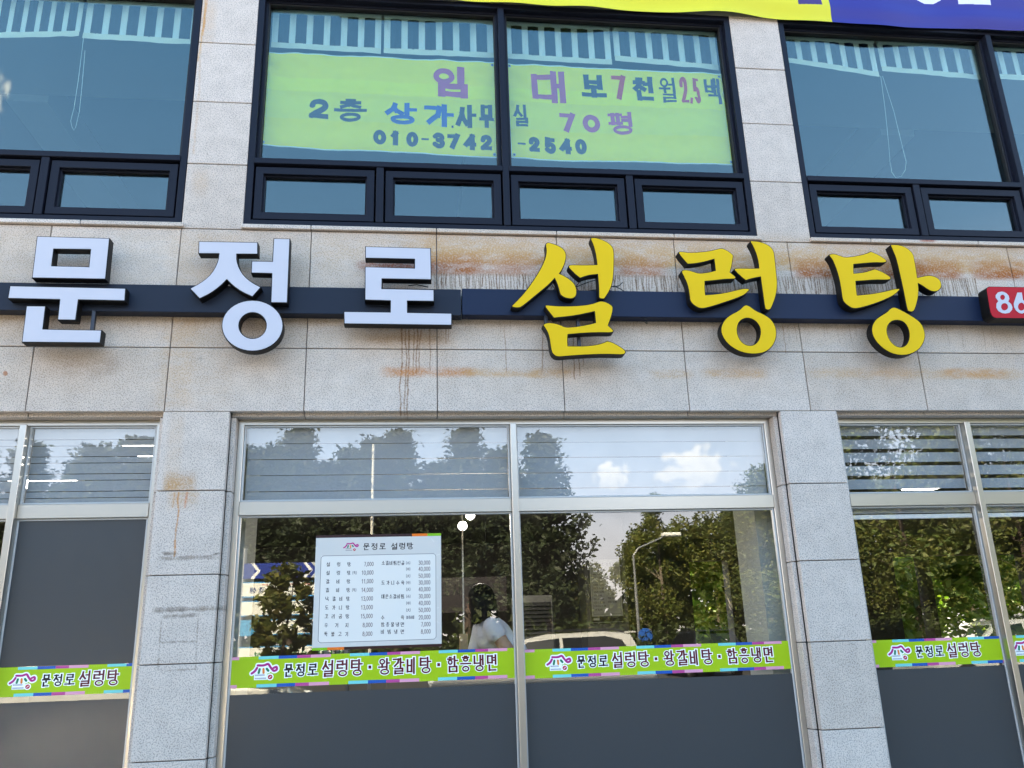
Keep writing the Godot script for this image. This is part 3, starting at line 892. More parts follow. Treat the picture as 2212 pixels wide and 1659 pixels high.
func number_sign() -> void:
	# the red lightbox at the end of the bar; it runs on beyond the picture's edge
	var s := thing("number_sign", "red lightbox with white numerals at the end of the sign bar", "sign")
	var z := 0.215
	var o := traced([860, 362, 800, 395, 772, 450, 790, 560, 820, 740, 860, 1000, 890, 1140, 940, 1240, 1000, 1290, 1070, 1312], 3780, 1080, 7.54, z)
	var end := o[0]
	o.append(Vector2(6.1, o[-1].y))
	o.append(Vector2(6.16, o[-1].y + 0.05))
	o.append(Vector2(6.2, end.y - 0.05))
	o.append(Vector2(6.14, end.y))
	var none := PackedVector2Array()
	var st := stool()
	walls_into(st, o, 0.113, z, true)
	face_into(st, o, none, 0.113, false)
	face_into(st, o, none, z, true)
	obj("box", done(st), M.letter_side, s)
	var fs := stool()
	var fo := shrunk(o, -0.005)
	face_into(fs, fo, none, z + 0.004, true)
	walls_into(fs, fo, z + 0.001, z + 0.004, true)
	obj("face", done(fs), M.red_acrylic, s)
	var t := func(p: Array) -> PackedVector2Array: return traced(p, 3780, 1080, 7.54, z + 0.008)
	for d in [
		[[1240, 512, 1130, 535, 1060, 620, 1060, 690, 1140, 795, 1085, 870, 1080, 990, 1140, 1090, 1250, 1150, 1350, 1165, 1470, 1140, 1550, 1050, 1560, 970, 1520, 880, 1435, 805, 1470, 730, 1450, 640, 1380, 560, 1300, 520], ring_points(1265, 682, 70, 78, 20), ring_points(1325, 963, 103, 108, 24)],
		[[1705, 540, 1838, 540, 1775, 745, 1880, 765, 1960, 820, 2010, 920, 2000, 1030, 1940, 1120, 1850, 1168, 1760, 1150, 1670, 1080, 1610, 980, 1598, 870, 1630, 760], [], ring_points(1825, 960, 100, 118, 24)]]:
		var ds := stool()
		var dg: PackedVector2Array = t.call(d[0])
		if d[1].size():
			# an eight: two rings meeting at the waist
			var up := PackedVector2Array()
			var low := PackedVector2Array()
			var cut: float = P2((3780 + 1290 / 7.54) / 1.822785, (1080 + 800 / 7.54) / 1.822785, z + 0.008).y
			for half in Geometry2D.intersect_polygons(dg, PackedVector2Array([Vector2(0, cut), Vector2(9, cut), Vector2(9, 9), Vector2(0, 9)])): up = half
			for half in Geometry2D.intersect_polygons(dg, PackedVector2Array([Vector2(0, 0), Vector2(9, 0), Vector2(9, cut), Vector2(0, cut)])): low = half
			face_into(ds, up, t.call(d[1]), z + 0.007, true)
			face_into(ds, low, t.call(d[2]), z + 0.007, true)
		else:
			face_into(ds, dg, t.call(d[2]), z + 0.007, true)
		obj("numeral", done(ds), M.white_acrylic, s)

func loose_wires() -> void:
	var t := thing("loose_wires", "tangle of thin dark wires sticking out above the sign bar", "wires")
	rng.seed = 77
	for k in 9:
		var a := P(1185 + rng.randf() * 95, 634, 0.06)
		var b := a + Vector3(rng.randf_range(-0.2, 0.25), rng.randf_range(0.03, 0.14), rng.randf_range(-0.03, 0.04))
		var c := b + Vector3(rng.randf_range(-0.15, 0.2), rng.randf_range(-0.12, 0.02), rng.randf_range(-0.02, 0.03))
		var pts := []
		for i in 9:
			var u := i / 8.0
			pts.append(a.lerp(b, u).lerp(b.lerp(c, u), u))
		obj("wire", tube(pts, 0.0035, 5), [M.wire_black, M.wire_red][k % 2], t)
	for q in [[[1275, 632], [1310, 620], [1336, 618], [1345, 610]], [[1325, 617], [1340, 624], [1352, 632]], [[1385, 685], [1396, 690], [1398, 700], [1393, 696]], [[882, 617], [900, 615], [925, 620]]]:
		var pts := []
		for p in q: pts.append(P(p[0], p[1], 0.1))
		obj("wire", tube(pts, 0.004, 5), M.wire_black, t)

# ---------- prints ----------
func sheet_mesh(a: Vector3, b: Vector3, c: Vector3, d: Vector3, thick := 0.0006) -> ArrayMesh:
	# a thin print: picture in front, plain edges and back; corners from the lower left, counter-clockwise
	var st := stool()
	var n := (b - a).cross(d - a).normalized() * thick
	quad_uv(st, a, b, c, d)
	var back := [a - n, b - n, c - n, d - n]
	for k in 6:
		st.set_uv(Vector2(0.01, 0.5))
		st.add_vertex(back[[1, 3, 0, 1, 2, 3][k]])
	return done(st)

func logo(s: Sheet, x: float, y: float, w: float, h: float, halo: bool) -> void:
	# a small roof over three posts, two lines of tiny lettering and a red seal
	var q := func(pts: Array) -> PackedVector2Array:
		var r := PackedVector2Array()
		for p in curve(pts): r.append(Vector2(x + p[0] * w, y + p[1] * h))
		return r
	var roof: PackedVector2Array = q.call([[0.22, 0.12], [0.45, 0.13], [0.62, 0.06], [0.72, 0.25], [0.85, 0.46], [0.97, 0.40], [0.95, 0.25], [0.84, 0.3]])
	var eave: PackedVector2Array = q.call([[0.2, 0.26], [0.12, 0.45], [0.0, 0.58]])
	var posts := [[0.3, 0.35, 0.27, 0.56, Color8(20, 120, 80)], [0.45, 0.35, 0.46, 0.56, Color8(228, 130, 44)], [0.58, 0.34, 0.64, 0.45, Color8(20, 120, 80)]]
	var t := w * 0.042
	if halo:
		s.path(roof, t * 2.3, Color.WHITE)
		s.path(eave, t * 2.3, Color.WHITE)
		for p in posts: s.line(Vector2(x + p[0] * w, y + p[1] * h), Vector2(x + p[2] * w, y + p[3] * h), t * 2.4, Color.WHITE)
		s.rect(x + 0.1 * w, y + 0.6 * h, x + 0.62 * w, y + 0.98 * h, Color.WHITE)
		s.line(Vector2(x + 0.72 * w, y + 0.82 * h), Vector2(x + 0.73 * w, y + 0.82 * h), w * 0.13, Color.WHITE)
	s.path(roof, t, Color8(176, 26, 122))
	s.path(eave, t, Color8(176, 26, 122))
	for p in posts: s.line(Vector2(x + p[0] * w, y + p[1] * h), Vector2(x + p[2] * w, y + p[3] * h), t * 1.05, p[4])
	for k in [0.69, 0.88]:
		var xx: float = x + 0.14 * w
		while xx < x + (0.5 if k < 0.8 else 0.58) * w:
			s.line(Vector2(xx, y + k * h - h * 0.03), Vector2(xx, y + k * h + h * 0.04), maxf(0.5, w * 0.008), Color8(90, 80, 90), 0.8)
			xx += w * 0.03
	s.line(Vector2(x + 0.72 * w, y + 0.82 * h), Vector2(x + 0.73 * w, y + 0.82 * h), w * 0.085, Color8(184, 30, 44))
	s.line(Vector2(x + 0.69 * w, y + 0.86 * h), Vector2(x + 0.76 * w, y + 0.78 * h), w * 0.014, Color.WHITE)

# the green strip: everything in units of the strip as seen in one close look, 0 to 2085 across and 0 to 215 down
func strip_sheet(upto: float, long: bool, shift := 0.0) -> Image:
	var k := 0.62
	var s := Sheet.new(int(upto * k), int(215 * k), Color8(166, 196, 18))
	var cols := [Color8(118, 208, 206), Color8(22, 84, 170), Color8(186, 70, 140), Color8(228, 156, 182)]
	var cuts := [[0, 142], [142, 275], [275, 372], [372, 517]]
	for row in [0.0, 193.0]:
		for rep in range(-1, 5):
			for c in 4:
				var x0: float = 195 + rep * 655 + cuts[c][0] - row * 0.03 + shift
				s.rect(x0 * k, row * k, (x0 + cuts[c][1] - cuts[c][0]) * k, (row + 22) * k, cols[c])
				for d in range(0, int(cuts[c][1] - cuts[c][0]), 16):
					s.line(Vector2((x0 + d) * k, (row + 11) * k), Vector2((x0 + d + 8) * k, (row + 7) * k), 1.2, cols[c].lightened(0.25), 0.35)
			for d in range(520, 655, 18):
				s.line(Vector2((195 + shift + rep * 655 + d) * k, (row + 10) * k), Vector2((195 + shift + rep * 655 + d) * k, (row + 12) * k), 3.0, Color8(172, 210, 60), 0.6)
	logo(s, (150 + shift) * k, 48 * k, 182 * k, 118 * k, true)
	var signs := [["문", 378, 445, 0], ["정", 462, 532, 0], ["로", 545, 622, 0], ["설", 650, 738, 1], ["렁", 752, 842, 1], ["탕", 856, 948, 1]]
	if long:
		signs += [["·", 985, 1010, 1], ["왕", 1056, 1148, 1], ["갈", 1160, 1252, 1], ["비", 1264, 1340, 1], ["탕", 1360, 1452, 1], ["·", 1492, 1516, 1], ["함", 1562, 1652, 1], ["흥", 1662, 1748, 1], ["냉", 1762, 1848, 1], ["면", 1862, 1944, 1]]
	for halo in [true, false]:
		for g in signs:
			var y0 := 60.0 if g[3] == 0 else 42.0
			var y1 := 150.0 if g[3] == 0 else 160.0
			var r := (6.4 if g[3] == 0 else 7.0) * k
			if g[0] == "·": r *= 1.5
			var c := Color8(22, 18, 20) if g[3] == 0 else Color8(92, 16, 22)
			var e := 7.5 * k if halo else 0.0
			write(s, g[0], (g[1] + shift) * k - e, y0 * k - e, (g[2] + shift) * k + e, y1 * k + e, r + e, Color.WHITE if halo else c)
	return s.im

func green_strip(x0: float, x1: float, y0: float, y1: float, im: Image, label: String) -> void:
	var z := -0.166
	var o := obj("window_strip", sheet_mesh(Vector3(x0, y0, z), Vector3(x1, y0, z), Vector3(x1, y1, z), Vector3(x0, y1, z)), printed(numbered("strip_print"), im, 0.35))
	tag(o, label, "sticker", "green lettered strips across the shop windows")

func menu_poster() -> void:
	var s := Sheet.new(1100, 1000, Color8(208, 204, 198))
	# positions are taken from one close look at the sheet, whose corners there are these
	var at := func(x: float, y: float) -> Vector2:
		var v := (y - lerpf(75, 45, (x - 145) / 1568.0)) / lerpf(1465, 1445, (x - 145) / 1568.0)
		var left := lerpf(145, 88, v)
		return Vector2((x - left) / (1713 - left) * s.w, v * s.h)
	# hanji fibres in the paper
	rng.seed = 5
	for k in 60:
		var p := Vector2(rng.randf() * s.w, rng.randf() * s.h)
		s.line(p, p + Vector2(rng.randf_range(-40, 40), rng.randf_range(-30, 30)), rng.randf_range(1, 4), Color8(222, 218, 212), 0.7)
	s.rect(0, 0, s.w, 24, Color8(52, 30, 34))
	s.rect(s.w * 0.765, 0, s.w * 0.89, 24, Color8(236, 116, 30))
	s.rect(s.w * 0.89, 0, s.w, 24, Color8(128, 184, 30))
	s.rect(0, s.h - 23, s.w, s.h, Color8(52, 26, 28))
	s.rect(0, s.h - 23, s.w * 0.117, s.h, Color8(128, 184, 30))
	s.rect(s.w * 0.117, s.h - 23, s.w * 0.245, s.h, Color8(236, 116, 30))
	# the white panel with its rounded rule
	var c0: Vector2 = at.call(205, 345)
	var c1: Vector2 = at.call(1643, 1400)
	s.rect(c0.x, c0.y, c1.x, c1.y, Color8(226, 222, 215))
	var ink := Color8(64, 58, 66)
	var rr := 26.0
	var path := PackedVector2Array()
	for q in [[c0.x + rr, c0.y + rr, PI], [c1.x - rr, c0.y + rr, -PI / 2], [c1.x - rr, c1.y - rr, 0.0], [c0.x + rr, c1.y - rr, PI / 2]]:
		for k in 6:
			path.append(Vector2(q[0], q[1]) + Vector2.from_angle(q[2] + PI / 2 * k / 5.0) * rr)
	path.append(path[0])
	s.path(path, 1.6, ink)
	var lp: Vector2 = at.call(488, 172)
	logo(s, lp.x, lp.y, 128, 78, false)
	var head := ["문", "정", "로", "설", "렁", "탕"]
	var hx := [728, 830, 930, 1080, 1180, 1278]
	for k in 6:
		var p: Vector2 = at.call(hx[k], 180 - k * 2)
		write(s, head[k], p.x, p.y, p.x + 58, p.y + 62, 4.0, Color8(36, 26, 28))
	var row := func(names: String, x0: float, x1: float, y: float, price: String, px_: float, note := "", nx := 0.0) -> void:
		var n := names.length()
		for k in n:
			var x := x0 if n == 1 else lerpf(x0, x1 - 48, float(k) / (n - 1))
			var p: Vector2 = at.call(x, y - 28)
			if names[k] != " ": write(s, names[k], p.x, p.y, p.x + 31, p.y + 38, 2.1, Color8(44, 38, 44))
		if note:
			var q: Vector2 = at.call(nx, y - 22)
			write_row(s, note, q.x, q.y, 21.0 if note.length() < 5 else 14.0, 29, 22.0 if note.length() < 5 else 14.6, 1.4, ink)
		var e: Vector2 = at.call(px_, y - 34)
		var wd := 0.0
		for ch in price: wd += (8.0 if ch == "," else 19.5)
		var x := e.x - wd
		for ch in price:
			var cw := 6.0 if ch == "," else 17.0
			write(s, ch, x, e.y, x + cw, e.y + 38, 1.8, Color8(70, 42, 46))
			x += cw + 2.4
	var left := [["설렁탕", "7,000", ""], ["설렁탕", "10,000", "(특)"], ["갈비탕", "11,000", ""], ["갈비탕", "14,000", "(특)"], ["낙갈비탕", "13,000", ""], ["도가니탕", "13,000", ""], ["꼬리곰탕", "15,000", ""], ["우거지", "8,000", ""], ["뚝불고기", "8,000", ""]]
	for k in 9:
		var y := 455.0 + k * 110.4
		row.call(left[k][0], 272 - k * 4.2, 578 - k * 4.0, y, left[k][1], 862 - k * 2.4, left[k][2], 596 - k * 3)
	for r in [["소갈비찜전골", 437, "30,000", "(小)"], ["", 517, "40,000", "(中)"], ["", 605, "50,000", "(大)"], ["도가니수육", 692, "30,000", "(中)"], ["", 778, "40,000", "(大)"], ["매운소갈비찜", 867, "30,000", "(小)"], ["", 953, "40,000", "(中)"], ["", 1040, "50,000", "(大)"], ["수육", 1132, "20,000", "(아롱사태)"], ["함흥물냉면", 1220, "7,000", ""], ["비빔냉면", 1310, "8,000", ""]]:
		row.call(r[0], 958 - (r[1] - 437) * 0.015, 1252 - (r[1] - 437) * 0.012, r[1], r[2], 1577, r[3], 1266)
	var z := -0.164
	var o := obj("menu_poster", sheet_mesh(Vector3(-0.722, 1.558, z), Vector3(0.177, 1.558, z), Vector3(0.177, 2.352, z), Vector3(-0.722, 2.352, z), 0.002), printed("menu_print", s.im, 0.3))
	tag(o, "white price list poster with two columns of dishes stuck on the window", "poster")

# a cloth banner that sags and ripples, with its print
func cloth(corners: Array, nx: int, ny: int, ripple: Callable) -> ArrayMesh:
	var st := SurfaceTool.new()
	st.begin(Mesh.PRIMITIVE_TRIANGLES)
	st.set_smooth_group(0)
	var pt := func(i: int, j: int) -> Vector3:
		var u := float(i) / nx
		var v := float(j) / ny
		var p: Vector3 = corners[0].lerp(corners[1], u).lerp(corners[3].lerp(corners[2], u), v)
		return p + ripple.call(u, v)
	for j in ny:
		for i in nx:
			var q := [pt.call(i, j), pt.call(i + 1, j), pt.call(i + 1, j + 1), pt.call(i, j + 1)]
			var t := [Vector2(float(i) / nx, 1 - float(j) / ny), Vector2(float(i + 1) / nx, 1 - float(j) / ny), Vector2(float(i + 1) / nx, 1 - float(j + 1) / ny), Vector2(float(i) / nx, 1 - float(j + 1) / ny)]
			for k in [0, 2, 1, 0, 3, 2]:
				st.set_uv(t[k])
				st.add_vertex(q[k])
	st.generate_normals()
	return st.commit()

func lease_banner(corner_px: Array, x_off: float, signs: Array, label: String, seed_: int) -> void:
	var z := -0.135
	var s := Sheet.new(1024, 440, Color8(254, 238, 48))
	var c := []
	for p in corner_px: c.append(P(x_off + p[0] * 0.3307, p[1] * 0.3307, z))
	# lower left, lower right, upper right, upper left
	var inv := func(zx: float, zy: float) -> Vector2:
		var p := P(x_off + zx * 0.3307, zy * 0.3307, z)
		var v: float = (p.y - c[0].y) / (c[3].y - c[0].y)
		for k in 3:
			var u: float = (p.x - lerpf(c[0].x, c[3].x, v)) / (lerpf(c[1].x, c[2].x, v) - lerpf(c[0].x, c[3].x, v))
			v = (p.y - lerpf(c[0].y, c[1].y, u)) / (lerpf(c[3].y, c[2].y, u) - lerpf(c[0].y, c[1].y, u))
		var uu: float = (p.x - lerpf(c[0].x, c[3].x, v)) / (lerpf(c[1].x, c[2].x, v) - lerpf(c[0].x, c[3].x, v))
		return Vector2(uu * s.w, (1.0 - v) * s.h)
	# white hem, and the paler lengths where the folded cloth was bleached
	s.rect(0, s.h * 0.27, s.w, s.h * 0.41, Color8(255, 246, 44))
	s.rect(0, s.h * 0.41, s.w, s.h * 0.7, Color8(248, 238, 70))
	for e in [[0, 0, s.w, 5], [0, s.h - 5, s.w, s.h], [0, 0, 5, s.h], [s.w - 5, 0, s.w, s.h]]: s.rect(e[0], e[1], e[2], e[3], Color8(226, 232, 220))
	var ink := {"m": Color8(196, 80, 140), "k": Color8(18, 40, 70), "b": Color8(26, 84, 176), "r": Color8(206, 46, 66)}
	for g in signs:
		var a: Vector2 = inv.call(g[1], g[2])
		var b: Vector2 = inv.call(g[3], g[4])
		write(s, g[0], a.x, a.y, b.x, b.y, g[5] * s.w / 1540.0, ink[g[6]])
	for e in [[14, 14], [s.w - 14, 14], [14, s.h - 14], [s.w - 14, s.h - 14]]:
		s.line(Vector2(e[0], e[1]), Vector2(e[0] + 1, e[1]), 7, Color8(170, 178, 170))
		s.line(Vector2(e[0], e[1]), Vector2(e[0] + 1, e[1]), 3.5, Color8(60, 80, 90))
	var n := noise(1.6, seed_)
	var ripple := func(u: float, v: float) -> Vector3:
		var edge := 1.0 - pow(absf(2 * u - 1), 6)
		var pull := maxf(0.0, 1.0 - Vector2(u - 1.0, (v - 1.0) * 0.6).length() * 2.4) + maxf(0.0, 1.0 - Vector2(u, (v - 1.0) * 0.6).length() * 2.4)
		var dz := n.get_noise_2d(u * 2.2, v * 0.8) * 0.014 * edge + sin((u + v * 0.7) * 48.0) * 0.008 * pull + 0.004 * n.get_noise_2d(u * 9.0 + v * 5.0, v * 7.0 - u * 4.0)
		dz += 0.006 * smoothstep(0.0, 0.02, absf(v - 0.585)) * -1.0 + 0.004 * sin(v * 21.0)
		return Vector3(0, (sin(u * 9.0 + seed_) * 0.006 - 0.012 * sin(u * PI)) * (1.0 - v), dz)
	var m := printed(numbered("banner_print"), s.im, 0.6)
	var o := obj("lease_banner", cloth(c, 70, 34, ripple), m)
	tag(o, label, "banner", "yellow lettered banners hanging inside the upper window")

func overhead_banner() -> void:
	var s := Sheet.new(1536, 320, Color8(216, 208, 34))
	var c := [P(560, -28, 0.05), Vector3(6.6, 6.955, 0.05), Vector3(6.6, 7.85, 0.05), Vector3(-0.7, 7.85, 0.05)]
	c[0] = Vector3(-0.7, 6.955, 0.05)
	var ux := func(x: float) -> float: return (x + 0.7) / 7.3 * s.w
	s.rect(ux.call(3.81), 0, s.w, s.h, Color8(46, 42, 134))
	# lower edges of the letters that show along the picture's top
	var px := func(x: float, y: float) -> Vector2:
		var p := P(x, y, 0.05)
		return Vector2(ux.call(p.x), (7.85 - p.y) / 0.895 * s.h)
	for g in [["r", 1724, 8.5, 1776, 8.5], ["r", 2072, 8, 2140, 13]]:
		var a: Vector2 = px.call(g[1], g[2])
		var b: Vector2 = px.call(g[3], g[4])
		s.poly(PackedVector2Array([a, b, Vector2(b.x, b.y - 150), Vector2(a.x, a.y - 150)]), Color8(66, 44, 110) if g[1] < 1800 else Color8(226, 226, 240))
	var d: Vector2 = px.call(1632, -13)
	s.line(d, d + Vector2(1, 0), 9, Color8(66, 44, 110))
	var e: Vector2 = px.call(2010, 4)
	s.poly(PackedVector2Array([e + Vector2(-34, -60), e + Vector2(-26, -14), e + Vector2(-10, 0), e + Vector2(10, 0), e + Vector2(26, -14), e + Vector2(34, -60)]), Color8(226, 226, 240))
	var n := noise(1.3, 9)
	var ripple := func(u: float, v: float) -> Vector3:
		var sag := 0.012 * sin(u * 17.0) + 0.006 * sin(u * 41.0 + 1.0) - 0.02 * smoothstep(0.62, 0.66, u) * (1.0 - smoothstep(0.66, 0.95, u)) * 0.5
		return Vector3(0, sag * (1.0 - v), 0.02 * n.get_noise_2d(u * 7.0, v * 0.9) + 0.008 * sin(v * 22.0 + u * 6.0) * (1.0 - v) + 0.012 * sin(u * 30.0) * (1.0 - v))
	var o := obj("overhead_banner", cloth(c, 120, 24, ripple), printed("overhead_print", s.im, 0.45))
	tag(o, "yellow and violet-blue fabric banner stretched above the upper windows", "banner")

# ---------- blinds ----------
func striped_blind(x0: float, x1: float, y_left: float, y_right: float, label: String, cord := []) -> void:
	# a half-raised blind with upright stripes: light and dark lengths of cloth side by side, and a hem
	var z := -0.21
	var t := thing("striped_blind", label, "blind", Vector3.ZERO, "striped blinds in the upper windows")
	slab("head_rail", x0, x1, 6.93, 6.985, z - 0.02, z + 0.03, M.blind_light, t, 0.006)
	var n := 13
	var edges := [x0]
	var x := x0
	for k in n:
		x += (x1 - x0) * (0.1 if k % 2 else 0.0571)
		edges.append(minf(x, x1))
	edges[-1] = x1
	for k in n:
		var a: float = edges[k]
		var b: float = edges[k + 1]
		var la := lerpf(y_left, y_right, (a - x0) / (x1 - x0)) + 0.055
		var lb := lerpf(y_left, y_right, (b - x0) / (x1 - x0)) + 0.055
		var st := stool()
		var bend := 0.006 if k % 2 else -0.004
		var m := (a + b) / 2
		for q in [[a, m, la, (la + lb) / 2, 0.0, bend], [m, b, (la + lb) / 2, lb, bend, 0.0]]:
			quad(st, Vector3(q[0], q[2], z + q[4]), Vector3(q[1], q[3], z + q[5]), Vector3(q[1], 6.93, z + q[5]), Vector3(q[0], 6.93, z + q[4]))
		obj("stripe", done(st), M.blind_dark if k % 2 else M.blind_light, t)
	var hs := stool()
	var segs := 12
	var top := []
	var low := []
	for k in segs + 1:
		var u := float(k) / segs
		var y := lerpf(y_left, y_right, u)
		top.append(Vector3(lerpf(x0, x1, u), y + 0.058 + rng.randf_range(-0.003, 0.003), z + 0.006 + rng.randf_range(-0.003, 0.003)))
		low.append(Vector3(lerpf(x0, x1, u), y + rng.randf_range(-0.004, 0.004), z + 0.008 + rng.randf_range(-0.003, 0.003)))
	for k in segs: quad(hs, low[k], low[k + 1], top[k + 1], top[k])
	obj("hem", done(hs), M.blind_hem, t)
	if cord.size():
		var pts := []
		for p in cord: pts.append(P(p[0], p[1], z + 0.04))
		obj("pull_cord", tube(pts, 0.0022, 5), M.cord, t)

func banded_blind(x0: float, x1: float, y0: float, bands: Array, label: String, rail_at := 0.0) -> void:
	# bands: [height, gap below] from the top down
	var z := -0.215
	var t := thing("banded_blind", label, "blind", Vector3.ZERO, "grey banded blinds behind the top lights")
	slab("head_box", x0, x1, 3.175, 3.235, z - 0.03, z + 0.0, M.blind_light, t, 0.004)
	var y := 3.16
	var k := 0
	while y > y0 + 0.01:
		var b: Array = bands[k % bands.size()]
		var lo := maxf(y0, y - b[0])
		var dz := 0.0035 if k % 2 else 0.0
		var st := stool()
		# each band leans a little so that the next one shows as an edge
		add_box(st, Vector3(x0, lo, z - 0.001 + dz), Vector3(x1, y, z + dz))
		obj("band", done(st), M.band_cloth, t)
		y = lo - b[1]
		k += 1
	if rail_at > 0.0: slab("bottom_rail", x0, x1, rail_at - 0.035, rail_at, z - 0.012, z + 0.012, M.blind_white, t, 0.004)

func ceiling_light(at: Vector3, w: float, d: float, label: String, energy: float) -> void:
	var t := thing("ceiling_light", label, "lamp", at, "lit ceiling lamps in the restaurant")
	slab("housing", -w / 2 - 0.02, w / 2 + 0.02, 0.0, 0.03, -d / 2 - 0.02, d / 2 + 0.02, M.blind_white, t, 0.004)
	slab("lit_diffuser", -w / 2, w / 2, -0.012, -0.001, -d / 2, d / 2, M.lamp_glow, t)
	var l := AreaLight3D.new()
	l.name = "lamp_light"
	l.area_size = Vector2(w, d)
	l.light_energy = energy
	l.light_color = Color(1, 0.97, 0.92)
	l.shadow_enabled = true
	t.add_child(l)
	l.position = Vector3(0, -0.02, 0)
	l.rotation.x = -PI / 2

func pendant(at: Vector3, label: String) -> void:
	var t := thing("pendant_lamp", label, "lamp", at, "round pendant lamps in the restaurant")
	obj("lit_globe", ball(0.05), M.lamp_glow, t)
	obj("cable", tube([Vector3(0, 0.05, 0), Vector3(0, 3.24 - at.y, 0)], 0.004, 5), M.wire_black, t)
	var l := OmniLight3D.new()
	l.name = "lamp_light"
	l.light_energy = 0.25
	l.light_size = 0.05
	l.omni_range = 12
	l.light_color = Color(1, 0.96, 0.9)
	l.shadow_enabled = true
	t.add_child(l)

func interior() -> void:
	# upper windows: half-raised striped blinds
	var rows := [[-3.55, -2.855, 6.585, 6.645, "striped blind in the upper window left of the banners, hanging lower at one end", []],
		[-2.825, -1.90, 6.625, 6.615, "striped blind beside the granite pillar with a long looped pull cord", [[181, 80], [170, 170], [160, 235], [153, 262], [156, 275], [160, 282], [164, 275], [172, 240], [178, 180], [184, 110]]],
		[-1.27, -0.325, 6.625, 6.615, "striped blind above the blank end of the yellow banner", []],
		[-0.30, 0.675, 6.62, 6.625, "striped blind above the mauve lettering of the yellow banner", []],
		[0.785, 1.755, 6.625, 6.61, "striped blind above the start of the second yellow banner", []],
		[1.785, 2.76, 6.66, 6.61, "striped blind above the prices on the second yellow banner", []],
		[3.40, 4.335, 6.735, 6.62, "sagging striped blind in the window under the violet banner", [[1902, 165], [1912, 240], [1920, 320], [1922, 350], [1926, 372], [1934, 384], [1946, 382], [1955, 368], [1957, 350], [1947, 310], [1930, 240], [1906, 165]]],
		[4.375, 5.37, 6.685, 6.64, "striped blind next to the looped cord under the violet banner", []],
		[5.47, 6.4, 6.66, 6.66, "striped blind beyond the window's dark mullion", []]]
	for r in rows: striped_blind(r[0], r[1], r[2] - 0.06, r[3] - 0.06, r[4], r[5])
	lease_banner([[200, 945], [1758, 1028], [1742, 405], [235, 337]], 493.74, [
		["임", 1325, 428, 1585, 640, 25.0, "m"], ["2", 525, 637, 655, 775, 20.0, "k"], ["층", 688, 632, 905, 797, 14.5, "k"], ["상", 1018, 658, 1238, 815, 17.0, "b"], ["가", 1268, 668, 1480, 828, 18.0, "b"],
		[".", 1445, 700, 1480, 830, 6.0, "k"], ["사", 1480, 675, 1625, 835, 16.0, "k"], ["무", 1632, 675, 1738, 835, 14.0, "k"],
		["0", 945, 840, 1030, 945, 17.0, "k"], ["1", 1058, 845, 1118, 948, 17.0, "k"], ["0", 1160, 850, 1240, 960, 17.0, "k"], ["-", 1258, 890, 1310, 920, 9.0, "k"], ["3", 1330, 858, 1415, 968, 17.0, "k"], ["7", 1425, 865, 1510, 970, 17.0, "k"], ["4", 1535, 870, 1622, 978, 17.0, "k"], ["2", 1642, 873, 1725, 982, 17.0, "k"]],
		"yellow lease banner with one mauve letter and the start of a phone number", 3)
	lease_banner([[187, 1033], [1648, 1075], [1562, 480], [153, 413]], 1042.34, [
		["대", 308, 458, 568, 672, 21.0, "m"], ["보", 632, 478, 818, 652, 19.0, "k"], ["7", 835, 487, 948, 652, 18.0, "r"], ["천", 972, 492, 1138, 660, 18.0, "k"], ["월", 1145, 500, 1280, 670, 9.5, "k"], ["2", 1278, 502, 1355, 675, 13.0, "r"], [",", 1335, 560, 1385, 665, 9.0, "r"], ["5", 1365, 510, 1432, 678, 12.0, "r"], ["백", 1440, 510, 1575, 680, 11.0, "k"],
		["실", 195, 680, 308, 832, 10.0, "k"], ["7", 497, 725, 612, 855, 19.0, "m"], ["0", 648, 735, 775, 860, 19.0, "m"], ["평", 808, 725, 1000, 880, 14.0, "m"],
		["-", 228, 925, 285, 953, 8.0, "k"], ["2", 297, 890, 380, 993, 17.0, "k"], ["5", 400, 890, 485, 1000, 17.0, "k"], ["4", 500, 892, 590, 998, 17.0, "k"], ["0", 600, 895, 685, 1002, 17.0, "k"]],
		"yellow lease banner with red figures and handwritten dark blue letters", 8)
	for q in [[1789, 172, "by the sagging striped blind"], [2016, 180, "right of the looped pull cord"], [359, 108, "in the window left of the banners"]]:
		var at := P(q[0], q[1], -1.2)
		var lp := thing("unlit_pendant", "small white unlit pendant shade upstairs " + q[2], "lamp", at, "small pendant shades upstairs")
		var cone := CylinderMesh.new()
		cone.top_radius = 0.02
		cone.bottom_radius = 0.045
		cone.height = 0.1
		obj("shade", cone, M.blind_white, lp)
		obj("cable", tube([Vector3(0, 0.05, 0), Vector3(0, 6.98 - at.y, 0)], 0.003, 5), M.wire_black, lp)
	# ground floor blinds behind the top lights
	var left_bands := [[0.075, 0.006], [0.042, 0.004]]
	banded_blind(-2.765, -1.90, 2.61, left_bands, "grey banded blind in the top light beside the rust-marked pillar")
	banded_blind(-4.36, -2.84, 2.61, left_bands, "grey banded blind in the top light left of the steel post")
	banded_blind(-1.25, 0.69, 2.55, [[0.115, 0.005]], "closed grey blind above the price list poster")
	banded_blind(0.77, 2.735, 2.55, [[0.115, 0.005]], "closed grey blind in the top light that mirrors the clouds")
	banded_blind(3.40, 4.42, 2.45, [[0.078, 0.031]], "open-banded grey blind with a white bottom rail beside the clean pillar", 2.44)
	banded_blind(4.50, 5.60, 2.45, [[0.078, 0.031]], "open-banded grey blind beyond the last steel post", 2.44)
	ceiling_light(Vector3(-2.13, 3.2, -1.15), 0.5, 0.5, "lit ceiling panel glinting through the banded blind by the rusty pillar", 0.5)
	ceiling_light(Vector3(-3.6, 3.2, -2.6), 0.6, 0.5, "lit ceiling panel glinting through the blind left of the steel post", 0.5)
